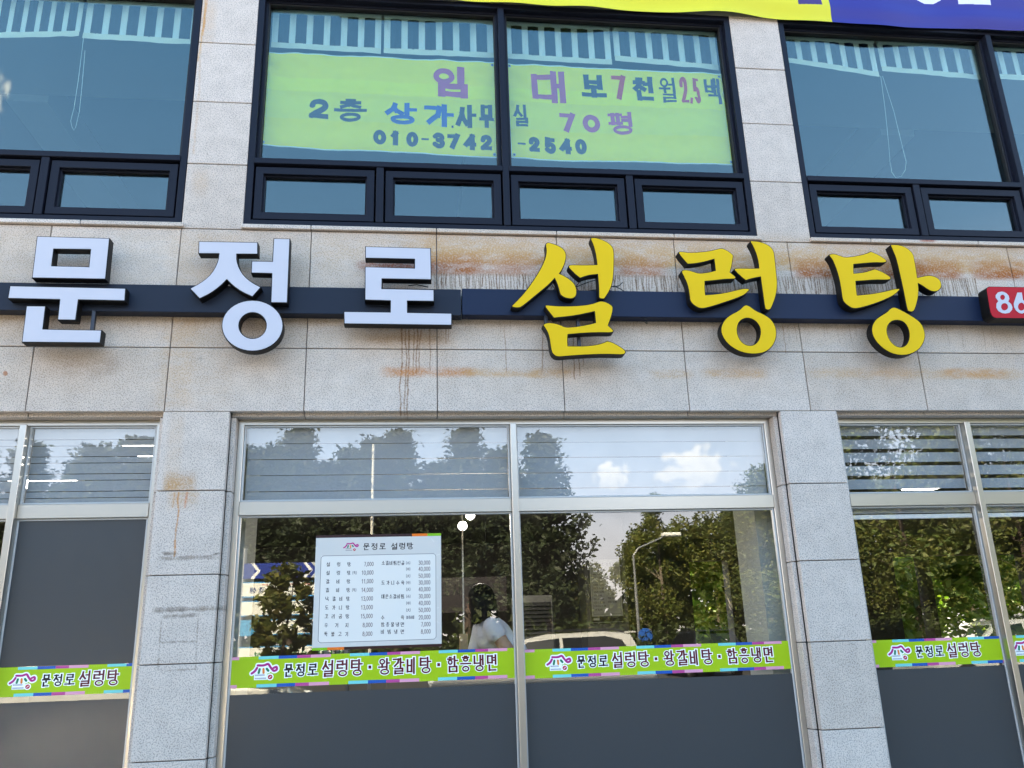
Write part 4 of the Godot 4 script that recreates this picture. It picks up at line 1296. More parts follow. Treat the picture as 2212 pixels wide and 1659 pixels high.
	ceiling_light(Vector3(6.15, 3.2, -3.35), 0.42, 0.42, "small lit ceiling lamp glinting through the open-banded blind", 0.5)
	pendant(P(1016, 1113, -3.0), "glowing round pendant lamp higher of the two above the price list")
	pendant(P(999, 1136, -3.0), "glowing round pendant lamp lower of the two above the price list")
	# a floor-standing cooler
	var ac := thing("air_conditioner", "grey floor-standing air conditioner inside behind the glass", "appliance", Vector3(1.38, 0.45, -4.1))
	slab("cabinet", -0.25, 0.22, 0.0, 1.62, -0.16, 0.16, M.appliance, ac, 0.02)
	slab("outlet", -0.21, 0.18, 1.12, 1.54, 0.16, 0.166, M.rubber, ac)
	for k in 9: slab("louvre", -0.2, 0.17, 1.14 + k * 0.045, 1.15 + k * 0.045, 0.162, 0.182, M.appliance_dark, ac)
	slab("control_panel", -0.1, 0.05, 0.94, 1.0, 0.16, 0.165, M.rubber, ac)
	# the price board on the column
	var col := thing("interior_column", "grey square column inside carrying the indoor price board", "column", Vector3(2.7, 0.45, -6.25))
	slab("shaft", -0.29, 0.31, 0.0, 2.79, -0.3, 0.2, M.column, col)
	var bs := Sheet.new(360, 640, Color8(150, 151, 145))
	rng.seed = 12
	bs.rect(18, 90, 342, 560, Color8(70, 70, 66))
	bs.rect(21, 93, 339, 557, Color8(146, 147, 142))
	write_row(bs, "문정로 설렁탕", 70, 34, 30, 34, 36, 2.2, Color8(50, 44, 40))
	var rows2 := ["설렁탕 7,000", "설렁탕 10,000", "갈비탕 11,000", "갈비탕 14,000", "낙갈비탕 13,000", "도가니탕 13,000", "꼬리곰탕 15,000", "우거지 8,000", "뚝불고기 8,000", "소갈비찜 30,000", "도가니수육 30,000", "수육 20,000"]
	for k in rows2.size(): write_row(bs, rows2[k], 32, 108 + k * 36, 13, 18, 15, 1.0, Color8(50, 46, 44))
	var rows3 := ["함흥냉면 7,000", "비빔냉면 8,000", "매운소갈비 30,000", "공기밥 1,000", "소주 4,000", "맥주 4,000", "막걸리 3,000", "복분자 10,000"]
	for k in rows3.size(): write_row(bs, rows3[k], 196, 150 + k * 40, 12, 17, 14, 1.0, Color8(50, 46, 44))
	bs.rect(0, 580, 360, 636, Color8(40, 36, 34))
	bs.rect(14, 596, 84, 618, Color8(150, 150, 146))
	var br := thing("price_board", "pale indoor price board with a dark strip along its foot", "board", Vector3(0, 0, 0))
	var z := -6.03
	obj("board", sheet_mesh(Vector3(2.48, 1.77, z), Vector3(2.93, 1.77, z), Vector3(2.93, 2.65, z), Vector3(2.48, 2.65, z), 0.012), printed("board_print", bs.im, 0.5), br)
	obj("frame", frame_ring(2.465, 2.945, 1.755, 2.665, 0.014, z - 0.015, z + 0.006), M.appliance_dark, br)
	# thank-you lettering on a dark hanging panel
	var ws := Sheet.new(1024, 220, Color8(44, 37, 36))
	var wt := ["찾", "아", "주", "셔", "서", "감", "사", "합", "니", "다"]
	var wx := [40, 140, 240, 400, 500, 630, 724, 818, 905, 985]
	for k in 10:
		if k < 9: write(ws, wt[k], wx[k] - 60, 36, wx[k] + 14, 116, 4.2, Color8(12, 9, 10))
		else: write(ws, wt[k], wx[k] - 56, 36, wx[k] + 14, 116, 4.2, Color8(12, 9, 10))
	write_row(ws, "문정로 설렁탕", 560, 150, 30, 36, 36, 2.0, Color8(40, 34, 36))
	var wl := thing("greeting_panel", "dark hanging panel with black thank-you lettering inside the restaurant", "sign")
	obj("panel", sheet_mesh(Vector3(-0.85, 1.93, -5.0), Vector3(1.16, 1.93, -5.0), Vector3(1.16, 2.37, -5.0), Vector3(-0.85, 2.37, -5.0), 0.01), printed("greeting_print", ws.im, 0.6), wl)
	obj("hanger", tube([Vector3(-0.6, 2.37, -5.004), Vector3(-0.6, 3.24, -5.004)], 0.004, 5), M.wire_black, wl)
	obj("hanger", tube([Vector3(0.9, 2.37, -5.004), Vector3(0.9, 3.24, -5.004)], 0.004, 5), M.wire_black, wl)
	var sc := thing("glass_partition", "clear glass divider with a wooden foot beside the person in white", "partition", Vector3.ZERO)
	var fp := P(1002, 1392, -0.85)
	slab("edge_trim", fp.x - 0.006, fp.x + 0.006, 1.5, 2.85, -0.86, -0.84, M.steel, sc)
	slab("wooden_foot", fp.x - 0.035, fp.x + 0.03, 1.36, fp.y + 0.08, -0.9, -0.8, M.wood, sc, 0.004)
	slab("counter", fp.x - 0.6, fp.x + 1.6, 0.45, 1.36, -0.95, -0.75, M.wood_dark, sc, 0.004)

# ---------- a body as one skin: tapered bones joined smoothly and meshed by surface nets ----------
func skin(bones: Array, cell: float, blend: float) -> ArrayMesh:
	var lo := Vector3(99, 99, 99)
	var hi := -lo
	for b in bones:
		var r := maxf(b[2], b[3]) + blend + cell * 2
		lo = lo.min(b[0] - Vector3.ONE * r).min(b[1] - Vector3.ONE * r)
		hi = hi.max(b[0] + Vector3.ONE * r).max(b[1] + Vector3.ONE * r)
	var n := Vector3i(((hi - lo) / cell).ceil()) + Vector3i.ONE
	var f := PackedFloat32Array()
	f.resize(n.x * n.y * n.z)
	f.fill(9.0)
	for b in bones:
		var a: Vector3 = b[0]
		var d: Vector3 = b[1] - a
		var ll := maxf(d.length_squared(), 1e-9)
		var m := Vector3.ONE * (maxf(b[2], b[3]) + blend + cell * 1.5)
		var flat: Vector3 = b[4] if b.size() > 4 else Vector3.ONE
		var i0 := Vector3i((((b[0] as Vector3).min(b[1]) - m - lo) / cell).floor()).clamp(Vector3i.ZERO, n - Vector3i.ONE)
		var i1 := Vector3i((((b[0] as Vector3).max(b[1]) + m - lo) / cell).ceil()).clamp(Vector3i.ZERO, n - Vector3i.ONE)
		for z in range(i0.z, i1.z + 1):
			for y in range(i0.y, i1.y + 1):
				var row := (z * n.y + y) * n.x
				for x in range(i0.x, i1.x + 1):
					var p := lo + Vector3(x, y, z) * cell - a
					var t := clampf(p.dot(d) / ll, 0.0, 1.0)
					var e := ((p - d * t) * flat).length() - lerpf(b[2], b[3], t)
					var o := f[row + x]
					if o < 8.0:
						var h := maxf(blend - absf(o - e), 0.0) / blend
						f[row + x] = minf(o, e) - h * h * blend * 0.25
					else:
						f[row + x] = e
	var at := {}
	var verts := PackedVector3Array()
	var off := [Vector3i(0, 0, 0), Vector3i(1, 0, 0), Vector3i(0, 1, 0), Vector3i(1, 1, 0), Vector3i(0, 0, 1), Vector3i(1, 0, 1), Vector3i(0, 1, 1), Vector3i(1, 1, 1)]
	var edges := [[0, 1], [2, 3], [4, 5], [6, 7], [0, 2], [1, 3], [4, 6], [5, 7], [0, 4], [1, 5], [2, 6], [3, 7]]
	var v := PackedFloat32Array()
	v.resize(8)
	for z in n.z - 1:
		for y in n.y - 1:
			for x in n.x - 1:
				var inside := 0
				for k in 8:
					var q: Vector3i = off[k]
					v[k] = f[((z + q.z) * n.y + y + q.y) * n.x + x + q.x]
					if v[k] < 0.0: inside += 1
				if inside == 0 or inside == 8: continue
				var s := Vector3.ZERO
				var c := 0
				for e in edges:
					var va := v[e[0]]
					var vb := v[e[1]]
					if (va < 0.0) != (vb < 0.0):
						s += Vector3(off[e[0]]).lerp(Vector3(off[e[1]]), va / (va - vb))
						c += 1
				at[(z * n.y + y) * n.x + x] = verts.size()
				verts.append(lo + (Vector3(x, y, z) + s / c) * cell)
	var st := SurfaceTool.new()
	st.begin(Mesh.PRIMITIVE_TRIANGLES)
	st.set_smooth_group(0)
	for p in verts: st.add_vertex(p)
	var step := [1, n.x, n.x * n.y]
	for z in range(1, n.z - 1):
		for y in range(1, n.y - 1):
			for x in range(1, n.x - 1):
				var i := (z * n.y + y) * n.x + x
				for ax in 3:
					var j: int = i + step[ax]
					if (f[i] < 0.0) == (f[j] < 0.0): continue
					var u: int = step[(ax + 1) % 3]
					var w: int = step[(ax + 2) % 3]
					var q := [i - u - w, i - w, i, i - u]
					if not (at.has(q[0]) and at.has(q[1]) and at.has(q[2]) and at.has(q[3])): continue
					var order := [0, 2, 1, 0, 3, 2] if f[i] < 0.0 else [0, 1, 2, 0, 2, 3]
					for k in order: st.add_index(at[q[k]])
	st.generate_normals()
	return st.commit()

func person() -> void:
	# a woman in a white short-sleeved shirt, bent forward with her head turned away
	var z := -1.2
	var c := P(1041, 1300, z)            # middle of the hair
	var t := thing("person", "person with dark bobbed hair in a white short-sleeved shirt bending over inside", "person", Vector3(c.x + 0.1, 0.45, z))
	var o := t.position
	var head := c + Vector3(-0.01, 0.0, 0.0) - o
	var neck := P(1047, 1338, z) - o
	var chest := P(1066, 1372, z) - o + Vector3(0, 0, -0.02)
	var hip := Vector3(0.2, 0.86, -0.02)
	var waist := chest.lerp(hip, 0.55) + Vector3(0.03, 0.02, 0)
	var sh_r := P(1060, 1354, z) - o + Vector3(0, 0, 0.13)
	var sh_l := sh_r + Vector3(-0.06, -0.02, -0.3)
	var elbow_r := P(1090, 1402, z) - o + Vector3(0.0, 0.0, 0.18)
	var hand_r := elbow_r + Vector3(-0.13, -0.2, 0.02)
	var elbow_l := sh_l + Vector3(-0.08, -0.26, -0.02)
	var hand_l := elbow_l + Vector3(-0.2, -0.1, 0.08)
	var knee_r := Vector3(0.1, 0.46, 0.09)
	var knee_l := Vector3(0.12, 0.46, -0.12)
	var bones := [
		[head + Vector3(0, 0.03, 0), head + Vector3(-0.03, -0.05, -0.02), 0.09, 0.07], [head + Vector3(-0.02, -0.09, 0), neck, 0.05, 0.055], [neck, chest, 0.07, 0.1],
		[head + Vector3(-0.09, -0.02, -0.05), head + Vector3(-0.1, -0.035, -0.055), 0.018, 0.012],
		[chest, waist, 0.115, 0.1], [waist, hip, 0.1, 0.125], [chest, sh_r, 0.08, 0.06], [chest, sh_l, 0.08, 0.06],
		[sh_r, elbow_r, 0.06, 0.052], [elbow_r, hand_r, 0.048, 0.03], [sh_l, elbow_l, 0.056, 0.043], [elbow_l, hand_l, 0.042, 0.028],
		[hip + Vector3(0, 0, 0.08), knee_r, 0.09, 0.06], [knee_r, Vector3(0.18, 0.07, 0.09), 0.058, 0.04], [Vector3(0.18, 0.05, 0.09), Vector3(0.03, 0.035, 0.1), 0.04, 0.035],
		[hip + Vector3(0, 0, -0.1), knee_l, 0.09, 0.06], [knee_l, Vector3(0.2, 0.07, -0.12), 0.058, 0.04], [Vector3(0.2, 0.05, -0.12), Vector3(0.05, 0.035, -0.13), 0.04, 0.035]]
	for h in [[hand_r, (hand_r - elbow_r).normalized()], [hand_l, (hand_l - elbow_l).normalized()]]:
		var dir: Vector3 = h[1]
		var side := dir.cross(Vector3.UP).normalized()
		bones.append([h[0], h[0] + dir * 0.07, 0.03, 0.03])
		for k in 4:
			var root: Vector3 = h[0] + dir * 0.075 + side * (k - 1.5) * 0.02
			var mid := root + dir * (0.034 + 0.006 * sin(k * 1.1)) + Vector3.DOWN * 0.008
			bones.append([root, mid, 0.0095, 0.009])
			bones.append([mid, mid + dir * 0.025 + Vector3.DOWN * 0.02, 0.009, 0.008])
		bones.append([h[0] + dir * 0.02 + side * 0.028, h[0] + dir * 0.055 + side * 0.055 + Vector3.DOWN * 0.01, 0.011, 0.009])
	obj("body", skin(bones, 0.013, 0.035), M.skin, t)
	# clothes follow the same bones, a little larger
	obj("shirt", skin([[neck + Vector3(0.005, -0.02, 0), chest, 0.085, 0.135], [chest, waist, 0.138, 0.128], [waist, hip, 0.128, 0.145], [chest, sh_r, 0.10, 0.062], [chest, sh_l, 0.10, 0.062],
		[sh_r, sh_r.lerp(elbow_r, 0.30), 0.066, 0.078], [sh_l, sh_l.lerp(elbow_l, 0.62), 0.08, 0.074]], 0.011, 0.045), M.shirt, t)
	var st := stool()
	for s in [-1.0, 1.0]:
		var a := neck + Vector3(-0.07, 0.02, 0.05 * s)
		quad(st, a + Vector3(-0.01, -0.08, 0.03 * s), a + Vector3(0.06, 0.0, 0.06 * s), a + Vector3(0.05, 0.045, 0.03 * s), a)
	obj("collar", done(st), M.shirt, t)
	obj("trousers", skin([[hip + Vector3(0, -0.03, 0.08), knee_r, 0.105, 0.075], [knee_r, Vector3(0.18, 0.1, 0.09), 0.072, 0.06], [hip + Vector3(0, -0.03, -0.1), knee_l, 0.105, 0.075], [knee_l, Vector3(0.2, 0.1, -0.12), 0.072, 0.06], [hip + Vector3(0, -0.02, 0.06), hip + Vector3(0, -0.02, -0.06), 0.13, 0.13]], 0.016, 0.04), M.trousers, t)
	# the bob: a cap with strands that end unevenly round the neck
	var hair := [[head + Vector3(0.005, 0.045, 0), head + Vector3(0.01, -0.03, 0), 0.108, 0.112]]
	rng.seed = 31
	for k in 17:
		var a := TAU * k / 17.0
		var side := Vector3(cos(a), 0, sin(a))
		if side.x < -0.85: continue
		var top := head + side * 0.085 + Vector3(0, 0.02, 0)
		var tip := head + side * Vector3(0.118, 0, 0.105) + Vector3(0.0, -0.15 + rng.randf_range(-0.03, 0.03), 0)
		hair.append([top, tip, 0.042, 0.02 + rng.randf() * 0.012])
	obj("hair", skin(hair, 0.009, 0.025), M.hair, t)

# ---------- what stands across the car park and shows in the glass ----------
func leaf_into(st: SurfaceTool, c: Vector3, s: float, tone: Color) -> void:
	var a := Vector3(rng.randf_range(-1, 1), rng.randf_range(-0.6, 0.6), rng.randf_range(-1, 1)).normalized()
	var b := a.cross(Vector3(rng.randf_range(-1, 1), rng.randf_range(-1, 1), rng.randf_range(-1, 1))).normalized()
	var p := [c - a * s, c - b * s * 0.45 + a * s * 0.1, c + a * s, c + b * s * 0.45]
	st.set_color(tone)
	quad(st, p[0], p[1], p[2], p[3])

func broad_crown(h: float, w: float, seed_: int, leaves: int, size: float, base: Color) -> ArrayMesh:
	rng.seed = seed_
	var st := stool()
	var clumps := []
	for k in 46:
		var u := rng.randf()
		var y := lerpf(0.28, 1.0, u) * h
		var wide := w * sqrt(maxf(0.02, 1.0 - pow(absf(u - 0.35) / 0.68, 2.0)))
		var a := rng.randf() * TAU
		clumps.append([Vector3(cos(a) * wide * sqrt(rng.randf()), y, sin(a) * wide * sqrt(rng.randf())), rng.randf_range(0.45, 0.95) * w * 0.42, rng.randf_range(0.75, 1.25)])
	for k in leaves:
		var c: Array = clumps[rng.randi() % clumps.size()]
		var d: Vector3 = Vector3(rng.randfn(), rng.randfn() * 0.8, rng.randfn()).normalized() * pow(rng.randf(), 0.45) * c[1]
		var tone: float = c[2] * rng.randf_range(0.7, 1.3)
		leaf_into(st, c[0] + d, size * rng.randf_range(0.6, 1.2), Color(base.r * tone * rng.randf_range(0.85, 1.25), base.g * tone, base.b * tone))
	return done(st)

func pine_crown(h: float, w: float, seed_: int, base: Color) -> ArrayMesh:
	rng.seed = seed_
	var st := stool()
	var y := h * 0.3
	while y < h:
		var u := (y - h * 0.3) / (h * 0.7)
		var reach := w * (1.05 - u * 0.9) * rng.randf_range(0.75, 1.1)
		var arms := 6 if u < 0.8 else 4
		var turn := rng.randf() * TAU
		for k in arms:
			var a := turn + TAU * k / arms + rng.randf_range(-0.3, 0.3)
			var r := reach * rng.randf_range(0.7, 1.15)
			for j in 5:
				var v := (j + 1) / 5.0
				var c := Vector3(cos(a) * r * v, y + r * 0.28 * v * v + rng.randf_range(-0.1, 0.1), sin(a) * r * v)
				var tone := rng.randf_range(0.7, 1.35)
				for i in 26:
					leaf_into(st, c + Vector3(rng.randfn() * 0.24, rng.randfn() * 0.13 + 0.05, rng.randfn() * 0.24), rng.randf_range(0.1, 0.2), Color(base.r * tone, base.g * tone, base.b * tone))
		y += h * 0.045 * rng.randf_range(0.8, 1.2)
	return done(st)

func trunk_mesh(h: float, r: float, seed_: int) -> ArrayMesh:
	rng.seed = seed_
	var st := stool()
	var pts := []
	for k in 8:
		var u := k / 7.0
		pts.append(Vector3(sin(u * 4.0 + seed_) * 0.12 * u, u * h * 0.92, cos(u * 3.0 + seed_) * 0.1 * u))
	tube_into(st, pts, r, 8, r * 0.18)
	for k in 9:
		var u := rng.randf_range(0.3, 0.85)
		var p: Vector3 = pts[int(u * 7)]
		var a := rng.randf() * TAU
		var e := Vector3(cos(a), rng.randf_range(0.5, 1.0), sin(a)) * h * 0.14
		tube_into(st, [p, p + e * 0.5 + Vector3(0, 0.05, 0), p + e], r * 0.35 * (1.1 - u), 5, r * 0.06)
	return done(st)

func tree(called: String, crown: ArrayMesh, crown_mat: Material, trunk: ArrayMesh, trunk_mat: Material, label: String, group: String) -> Node3D:
	var t := thing(called, label, "tree", Vector3.ZERO, group)
	obj("trunk", trunk, trunk_mat, t)
	obj("crown", crown, crown_mat, t)
	return t

func car(at: Vector3, turn: float, paint: Material, label: String) -> Node3D:
	# a tall estate car, 4.6 m long along x, nose at -x; side outline spun across its width
	var t := thing("parked_car", label, "car", at, "cars parked in front of the building")
	t.rotation.y = turn
	var low := [[-2.28, 0.34], [-2.3, 0.62], [-2.22, 0.82], [-1.95, 0.93], [-1.15, 1.03], [2.1, 1.06], [2.27, 0.95], [2.32, 0.6], [2.26, 0.34]]
	var top := [[-1.15, 1.03], [-0.35, 1.56], [0.1, 1.65], [1.3, 1.67], [1.85, 1.6], [2.1, 1.06]]
	var half := func(y: float) -> float: return 0.92 if y < 1.0 else lerpf(0.88, 0.66, clampf((y - 1.04) / 0.6, 0, 1))
	var st := stool()
	for s in [-1.0, 1.0]:
		for sec in [low, top]:
			var poly := PackedVector2Array()
			for p in sec: poly.append(Vector2(p[0], p[1]))
			var idx := Geometry2D.triangulate_polygon(poly)
			for i in range(0, idx.size(), 3):
				for k in 3:
					var q := poly[idx[i + k]]
					st.add_vertex(Vector3(q.x, q.y, s * half.call(q.y)))
	for sec in [low + [low[0]], top]:
		for i in sec.size() - 1:
			var a: Array = sec[i]
			var b: Array = sec[i + 1]
			quad(st, Vector3(a[0], a[1], half.call(a[1])), Vector3(b[0], b[1], half.call(b[1])), Vector3(b[0], b[1], -half.call(b[1])), Vector3(a[0], a[1], -half.call(a[1])))
	obj("body", done(st), paint, t)
	for s in [-1.0, 1.0]:
		var gs := stool()
		for g in [[[-0.95, 1.08], [-0.3, 1.5], [0.35, 1.56], [0.35, 1.08]], [[0.42, 1.08], [0.42, 1.56], [1.3, 1.58], [1.65, 1.5], [1.9, 1.1]]]:
			var poly := PackedVector2Array()
			for p in g: poly.append(Vector2(p[0], p[1]))
			var idx := Geometry2D.triangulate_polygon(poly)
			for i in idx: gs.add_vertex(Vector3(poly[i].x, poly[i].y, s * (half.call(poly[i].y) + 0.008)))
		obj("side_window", done(gs), M.car_glass, t)
		obj("roof_rail", tube([Vector3(-0.1, 1.66, s * 0.58), Vector3(0.2, 1.71, s * 0.6), Vector3(1.5, 1.71, s * 0.6), Vector3(1.75, 1.65, s * 0.58)], 0.018, 6), M.car_trim, t)
		for x in [-1.42, 1.42]:
			var cy := CylinderMesh.new()
			cy.top_radius = 0.34
			cy.bottom_radius = 0.34
			cy.height = 0.22
			cy.radial_segments = 20
			var w := obj("wheel", cy, M.tyre, t, Vector3(x, 0.34, s * 0.83))
			w.rotation.x = PI / 2
			var rim := CylinderMesh.new()
			rim.top_radius = 0.22
			rim.bottom_radius = 0.22
			rim.height = 0.235
			rim.radial_segments = 14
			obj("rim", rim, M.steel, w)
		slab("headlight", -2.3, -2.12, 0.7, 0.84, s * 0.72 - 0.16, s * 0.72 + 0.16, M.car_lamp, t, 0.03)
		slab("taillight", 2.16, 2.33, 0.8, 1.0, s * 0.76 - 0.12, s * 0.76 + 0.12, M.car_tail, t, 0.03)
		slab("mirror", -0.82, -0.66, 1.03, 1.16, s * 0.98 - 0.08, s * 0.98 + 0.08, paint, t, 0.03)
	var ws := stool()
	quad(ws, Vector3(-1.06, 1.1, 0.8), Vector3(-1.06, 1.1, -0.8), Vector3(-0.42, 1.53, -0.62), Vector3(-0.42, 1.53, 0.62))
	obj("windscreen", done(ws), M.car_glass, t, Vector3(-0.02, 0.01, 0))
	var rs := stool()
	quad(rs, Vector3(2.06, 1.14, -0.78), Vector3(2.06, 1.14, 0.78), Vector3(1.9, 1.52, 0.62), Vector3(1.9, 1.52, -0.62))
	obj("rear_window", done(rs), M.car_glass, t, Vector3(0.03, 0.0, 0))
	slab("spoiler", 1.75, 2.0, 1.62, 1.66, -0.6, 0.6, paint, t, 0.015)
	return t

func street_lamp(at: Vector3, h: float, label: String) -> void:
	var t := thing("street_lamp", label, "street lamp", at, "street lamps across the car park")
	obj("pole", tube([Vector3.ZERO, Vector3(0, h, 0)], 0.09, 10, 0.05), M.galvanised, t)
	obj("arm", tube([Vector3(0, h - 0.05, 0), Vector3(0.25, h + 0.3, 0), Vector3(1.5, h + 0.8, 0)], 0.045, 8), M.galvanised, t)
	slab("lamp_head", 1.4, 2.3, h + 0.8, h + 0.98, -0.16, 0.16, M.blind_white, t, 0.05)

func street() -> void:
	# setting
	var st := stool()
	quad(st, Vector3(-260, 0, 260), Vector3(260, 0, 260), Vector3(260, 0, -260), Vector3(-260, 0, -260))
	tag(obj("ground", done(st), M.asphalt), "", "", "", "structure")
	tag(slab("pavement", -14, 22, 0.0, 0.13, 0.05, 2.2, M.paving, self), "", "", "", "structure")
	tag(slab("kerb", -14, 22, 0.0, 0.135, 2.203, 2.35, M.kerb, self, 0.01), "", "", "", "structure")
	tag(slab("road", -120, 120, 0.002, 0.006, 19.0, 30.0, M.road, self), "", "", "", "structure")
	for k in range(-20, 20): tag(slab("road_marking", k * 6.0, k * 6.0 + 3.0, 0.008, 0.010, 24.4, 24.55, M.marking, self), "", "", "", "structure")
	tag(slab("far_kerb", -120, 120, 0.0, 0.14, 30.0, 30.2, M.kerb, self), "", "", "", "structure")
	tag(slab("park_lawn", -120, 120, 0.0, 0.12, 30.2, 120.0, M.lawn, self), "", "", "", "structure")
	for k in range(-6, 9): tag(slab("bay_marking", k * 2.5, k * 2.5 + 0.1, 0.002, 0.006, 8.5, 13.5, M.marking, self), "", "", "", "structure")
	# cars
	car(Vector3(2.55, 0, 11.9), 0.0, M.paint_white, "white estate car with roof rails parked across the car park")
	car(Vector3(-4.1, 0, 8.6), PI, M.paint_white, "white estate car with its windscreen beside the notice banners")
	car(Vector3(10.6, 0, 25.5), PI / 2, M.paint_dark, "dark estate car standing on the road")
	car(Vector3(14.6, 0, 14.3), 0.0, M.paint_silver, "silver car parked before the leafy hedge")
	car(Vector3(17.9, 0, 14.1), 0.0, M.paint_dark, "dark car parked before the leafy hedge")
	# notice banners on posts
	var board := thing("notice_stand", "steel stand with four printed notice banners across the car park", "notice stand", Vector3(-3.0, 0, 15.8))
	for x in [-1.35, 1.3]: obj("post", tube([Vector3(x, 0, -0.04), Vector3(x, 4.0, -0.04)], 0.05, 8), M.galvanised, board)
	var texts := [["", 0, Color8(24, 60, 150)], ["자치센터 프로그램 수강생", 1, Color8(40, 60, 110)], ["이웃", 1, Color8(30, 60, 130)], ["쓰레기 위반 주민", 1, Color8(40, 80, 120)], ["하나 대전사랑 푸른유성", 2, Color8(40, 110, 70)]]
	for k in 5:
		var s := Sheet.new(512, 110, Color8(226, 226, 220))
		if k == 0:
			s.im.fill(Color8(190, 196, 200))
			s.poly(PackedVector2Array([Vector2(190, 0), Vector2(512, 0), Vector2(512, 110), Vector2(190, 110), Vector2(160, 55)]), Color8(24, 50, 140))
			for x in [190, 265, 440]: s.path(PackedVector2Array([Vector2(x + 30, 0), Vector2(x, 55), Vector2(x + 30, 110)]), 8, Color8(235, 235, 240))
		else:
			s.rect(0, 0, 512, 8, Color8(60, 140, 200))
			s.rect(0, 102, 512, 110, Color8(60, 140, 200))
			if k == 3: s.rect(400, 0, 512, 110, Color8(70, 150, 200))
			write_row(s, texts[k][0], 16, 38, 34, 44, 39, 3.0, texts[k][2])
			for j in 24: s.line(Vector2(20 + j * 17, 22), Vector2(28 + j * 17, 22), 3, Color8(190, 90, 90) if k == 1 else Color8(120, 120, 130))
			for j in 26: s.line(Vector2(20 + j * 15, 92), Vector2(27 + j * 15, 92), 2.5, Color8(110, 110, 120))
		var y := 3.42 - k * 0.46 - (0.18 if k == 4 else 0.0)
		# the printed side faces the building
		var o := obj("banner", sheet_mesh(Vector3(1.3, y - 0.19, -0.1), Vector3(-1.35, y - 0.19, -0.1), Vector3(-1.35, y + 0.19, -0.1), Vector3(1.3, y + 0.19, -0.1), 0.01), printed(numbered("notice_print"), s.im, 0.6), board)
		o.position.y = 0.0
	# trees
	var g1 := broad_crown(8.4, 2.0, 1, 9000, 0.125, Color(0.125, 0.145, 0.028))
	var g2 := broad_crown(8.0, 2.7, 2, 11000, 0.135, Color(0.11, 0.13, 0.026))
	var g3 := broad_crown(10.0, 3.4, 3, 19000, 0.12, Color(0.10, 0.125, 0.028))
	var p1 := pine_crown(11.6, 2.7, 4, Color(0.036, 0.05, 0.021))
	var p2 := pine_crown(11.0, 3.2, 6, Color(0.04, 0.054, 0.023))
	var tr := trunk_mesh(8.0, 0.16, 2)
	var trp := trunk_mesh(11.5, 0.2, 5)
	var pine_a := tree("pine_tree", p1, M.leaves, trp, M.bark, "dark green pine standing in the row beyond the road", "pines in the row beyond the road")
	var pine_b := tree("pine_tree", p2, M.leaves, trp, M.bark, "dark green pine standing in the row beyond the road", "pines in the row beyond the road")
	var spots := [[-5.7, 1.0], [-8.2, 0.96], [-3.4, 1.02], [-0.9, 1.0], [0.9, 0.93], [2.4, 1.0], [4.2, 0.98], [-10.8, 0.98], [-13.5, 1.03], [-16.5, 0.9], [-20.5, 1.0], [-23.5, 0.95], [-27.0, 1.05], [-31, 1.0], [-4.5, 0.94], [-2.1, 0.95], [-7.0, 1.0], [5.6, 0.8], [-9.5, 0.9], [-12.1, 0.95], [-15.0, 0.98], [-18.6, 0.97], [3.4, 0.9]]
	pine_a.position = Vector3(spots[0][0], 0.12, 34.0)
	pine_b.position = Vector3(spots[1][0], 0.12, 35.5)
	rng.seed = 61
	for k in range(2, spots.size()):
		copy(pine_a if k % 2 else pine_b, Vector3(spots[k][0], 0.12, 34.0 + (k * 37 % 5) * 0.7), k * 1.3, spots[k][1])
	# a younger pine of the same kind, 0.62 times as tall (its size, not its colour)
	var young_pine := copy(pine_a, mirrored(1190, 1380, 17.0) * Vector3(1, 0, 1), 2.0, 0.62)
	tag(young_pine, "smaller pine standing alone near the parked cars", "tree")
	young_pine.remove_meta("group")
	var gink := tree("ginkgo_tree", g1, M.leaves, tr, M.bark_pale, "upright yellow-green ginkgo beside the street lamp", "")
	gink.remove_meta("group")
	gink.position = Vector3(11.9, 0.12, 34.0)
	gink.scale = Vector3(0.85, 0.93, 0.85)
	var big := tree("broadleaf_tree", g2, M.leaves, tr, M.bark_pale, "yellow-green broadleaf tree in the wood beyond the road", "broadleaf trees in the wood beyond the road")
	big.position = Vector3(14.9, 0.12, 35.0)
	big.scale = Vector3.ONE * 0.86
	var k2 := 0
	for q in [[16.8, 33.0, 0.98], [19.0, 35.5, 1.1], [9.4, 40.0, 0.62], [7.6, 42.0, 0.55], [21.5, 34.0, 1.1], [24.5, 36.0, 1.15], [13.0, 41.0, 0.85], [27.5, 33.5, 1.1], [31.0, 36.0, 1.1], [35.0, 34.0, 1.1]]:
		k2 += 1
		copy(big, Vector3(q[0], 0.12, q[1]), k2 * 0.9, q[2])
	var near := tree("hedge_tree", g3, M.leaves, tr, M.bark, "tall dense tree in the belt beside the car park", "tall trees in the belt beside the car park")
	near.position = Vector3(16.5, 0.0, 20.5)
	for q in [[19.6, 19.0, 0.95], [22.8, 20.0, 1.0], [25.8, 18.5, 1.0], [29.0, 20.0, 1.05], [14.2, 23.5, 0.75], [33.0, 18.0, 1.0]]:
		k2 += 1
		copy(near, Vector3(q[0], 0.0, q[1]), k2 * 1.7, q[2])
	var small := tree("young_tree", broad_crown(2.6, 0.62, 9, 1500, 0.1, Color(0.10, 0.11, 0.02)), M.leaves, trunk_mesh(2.6, 0.05, 4), M.bark, "young yellow-green tree in front of the notice banners", "")
	small.remove_meta("group")
	var sp := mirrored(600, 1400, 13.0)
	small.position = Vector3(sp.x, 0.0, 13.6)
	small.scale = Vector3.ONE * 1.25
	# a wood far behind, read as one mass
	rng.seed = 90
	var ws := stool()
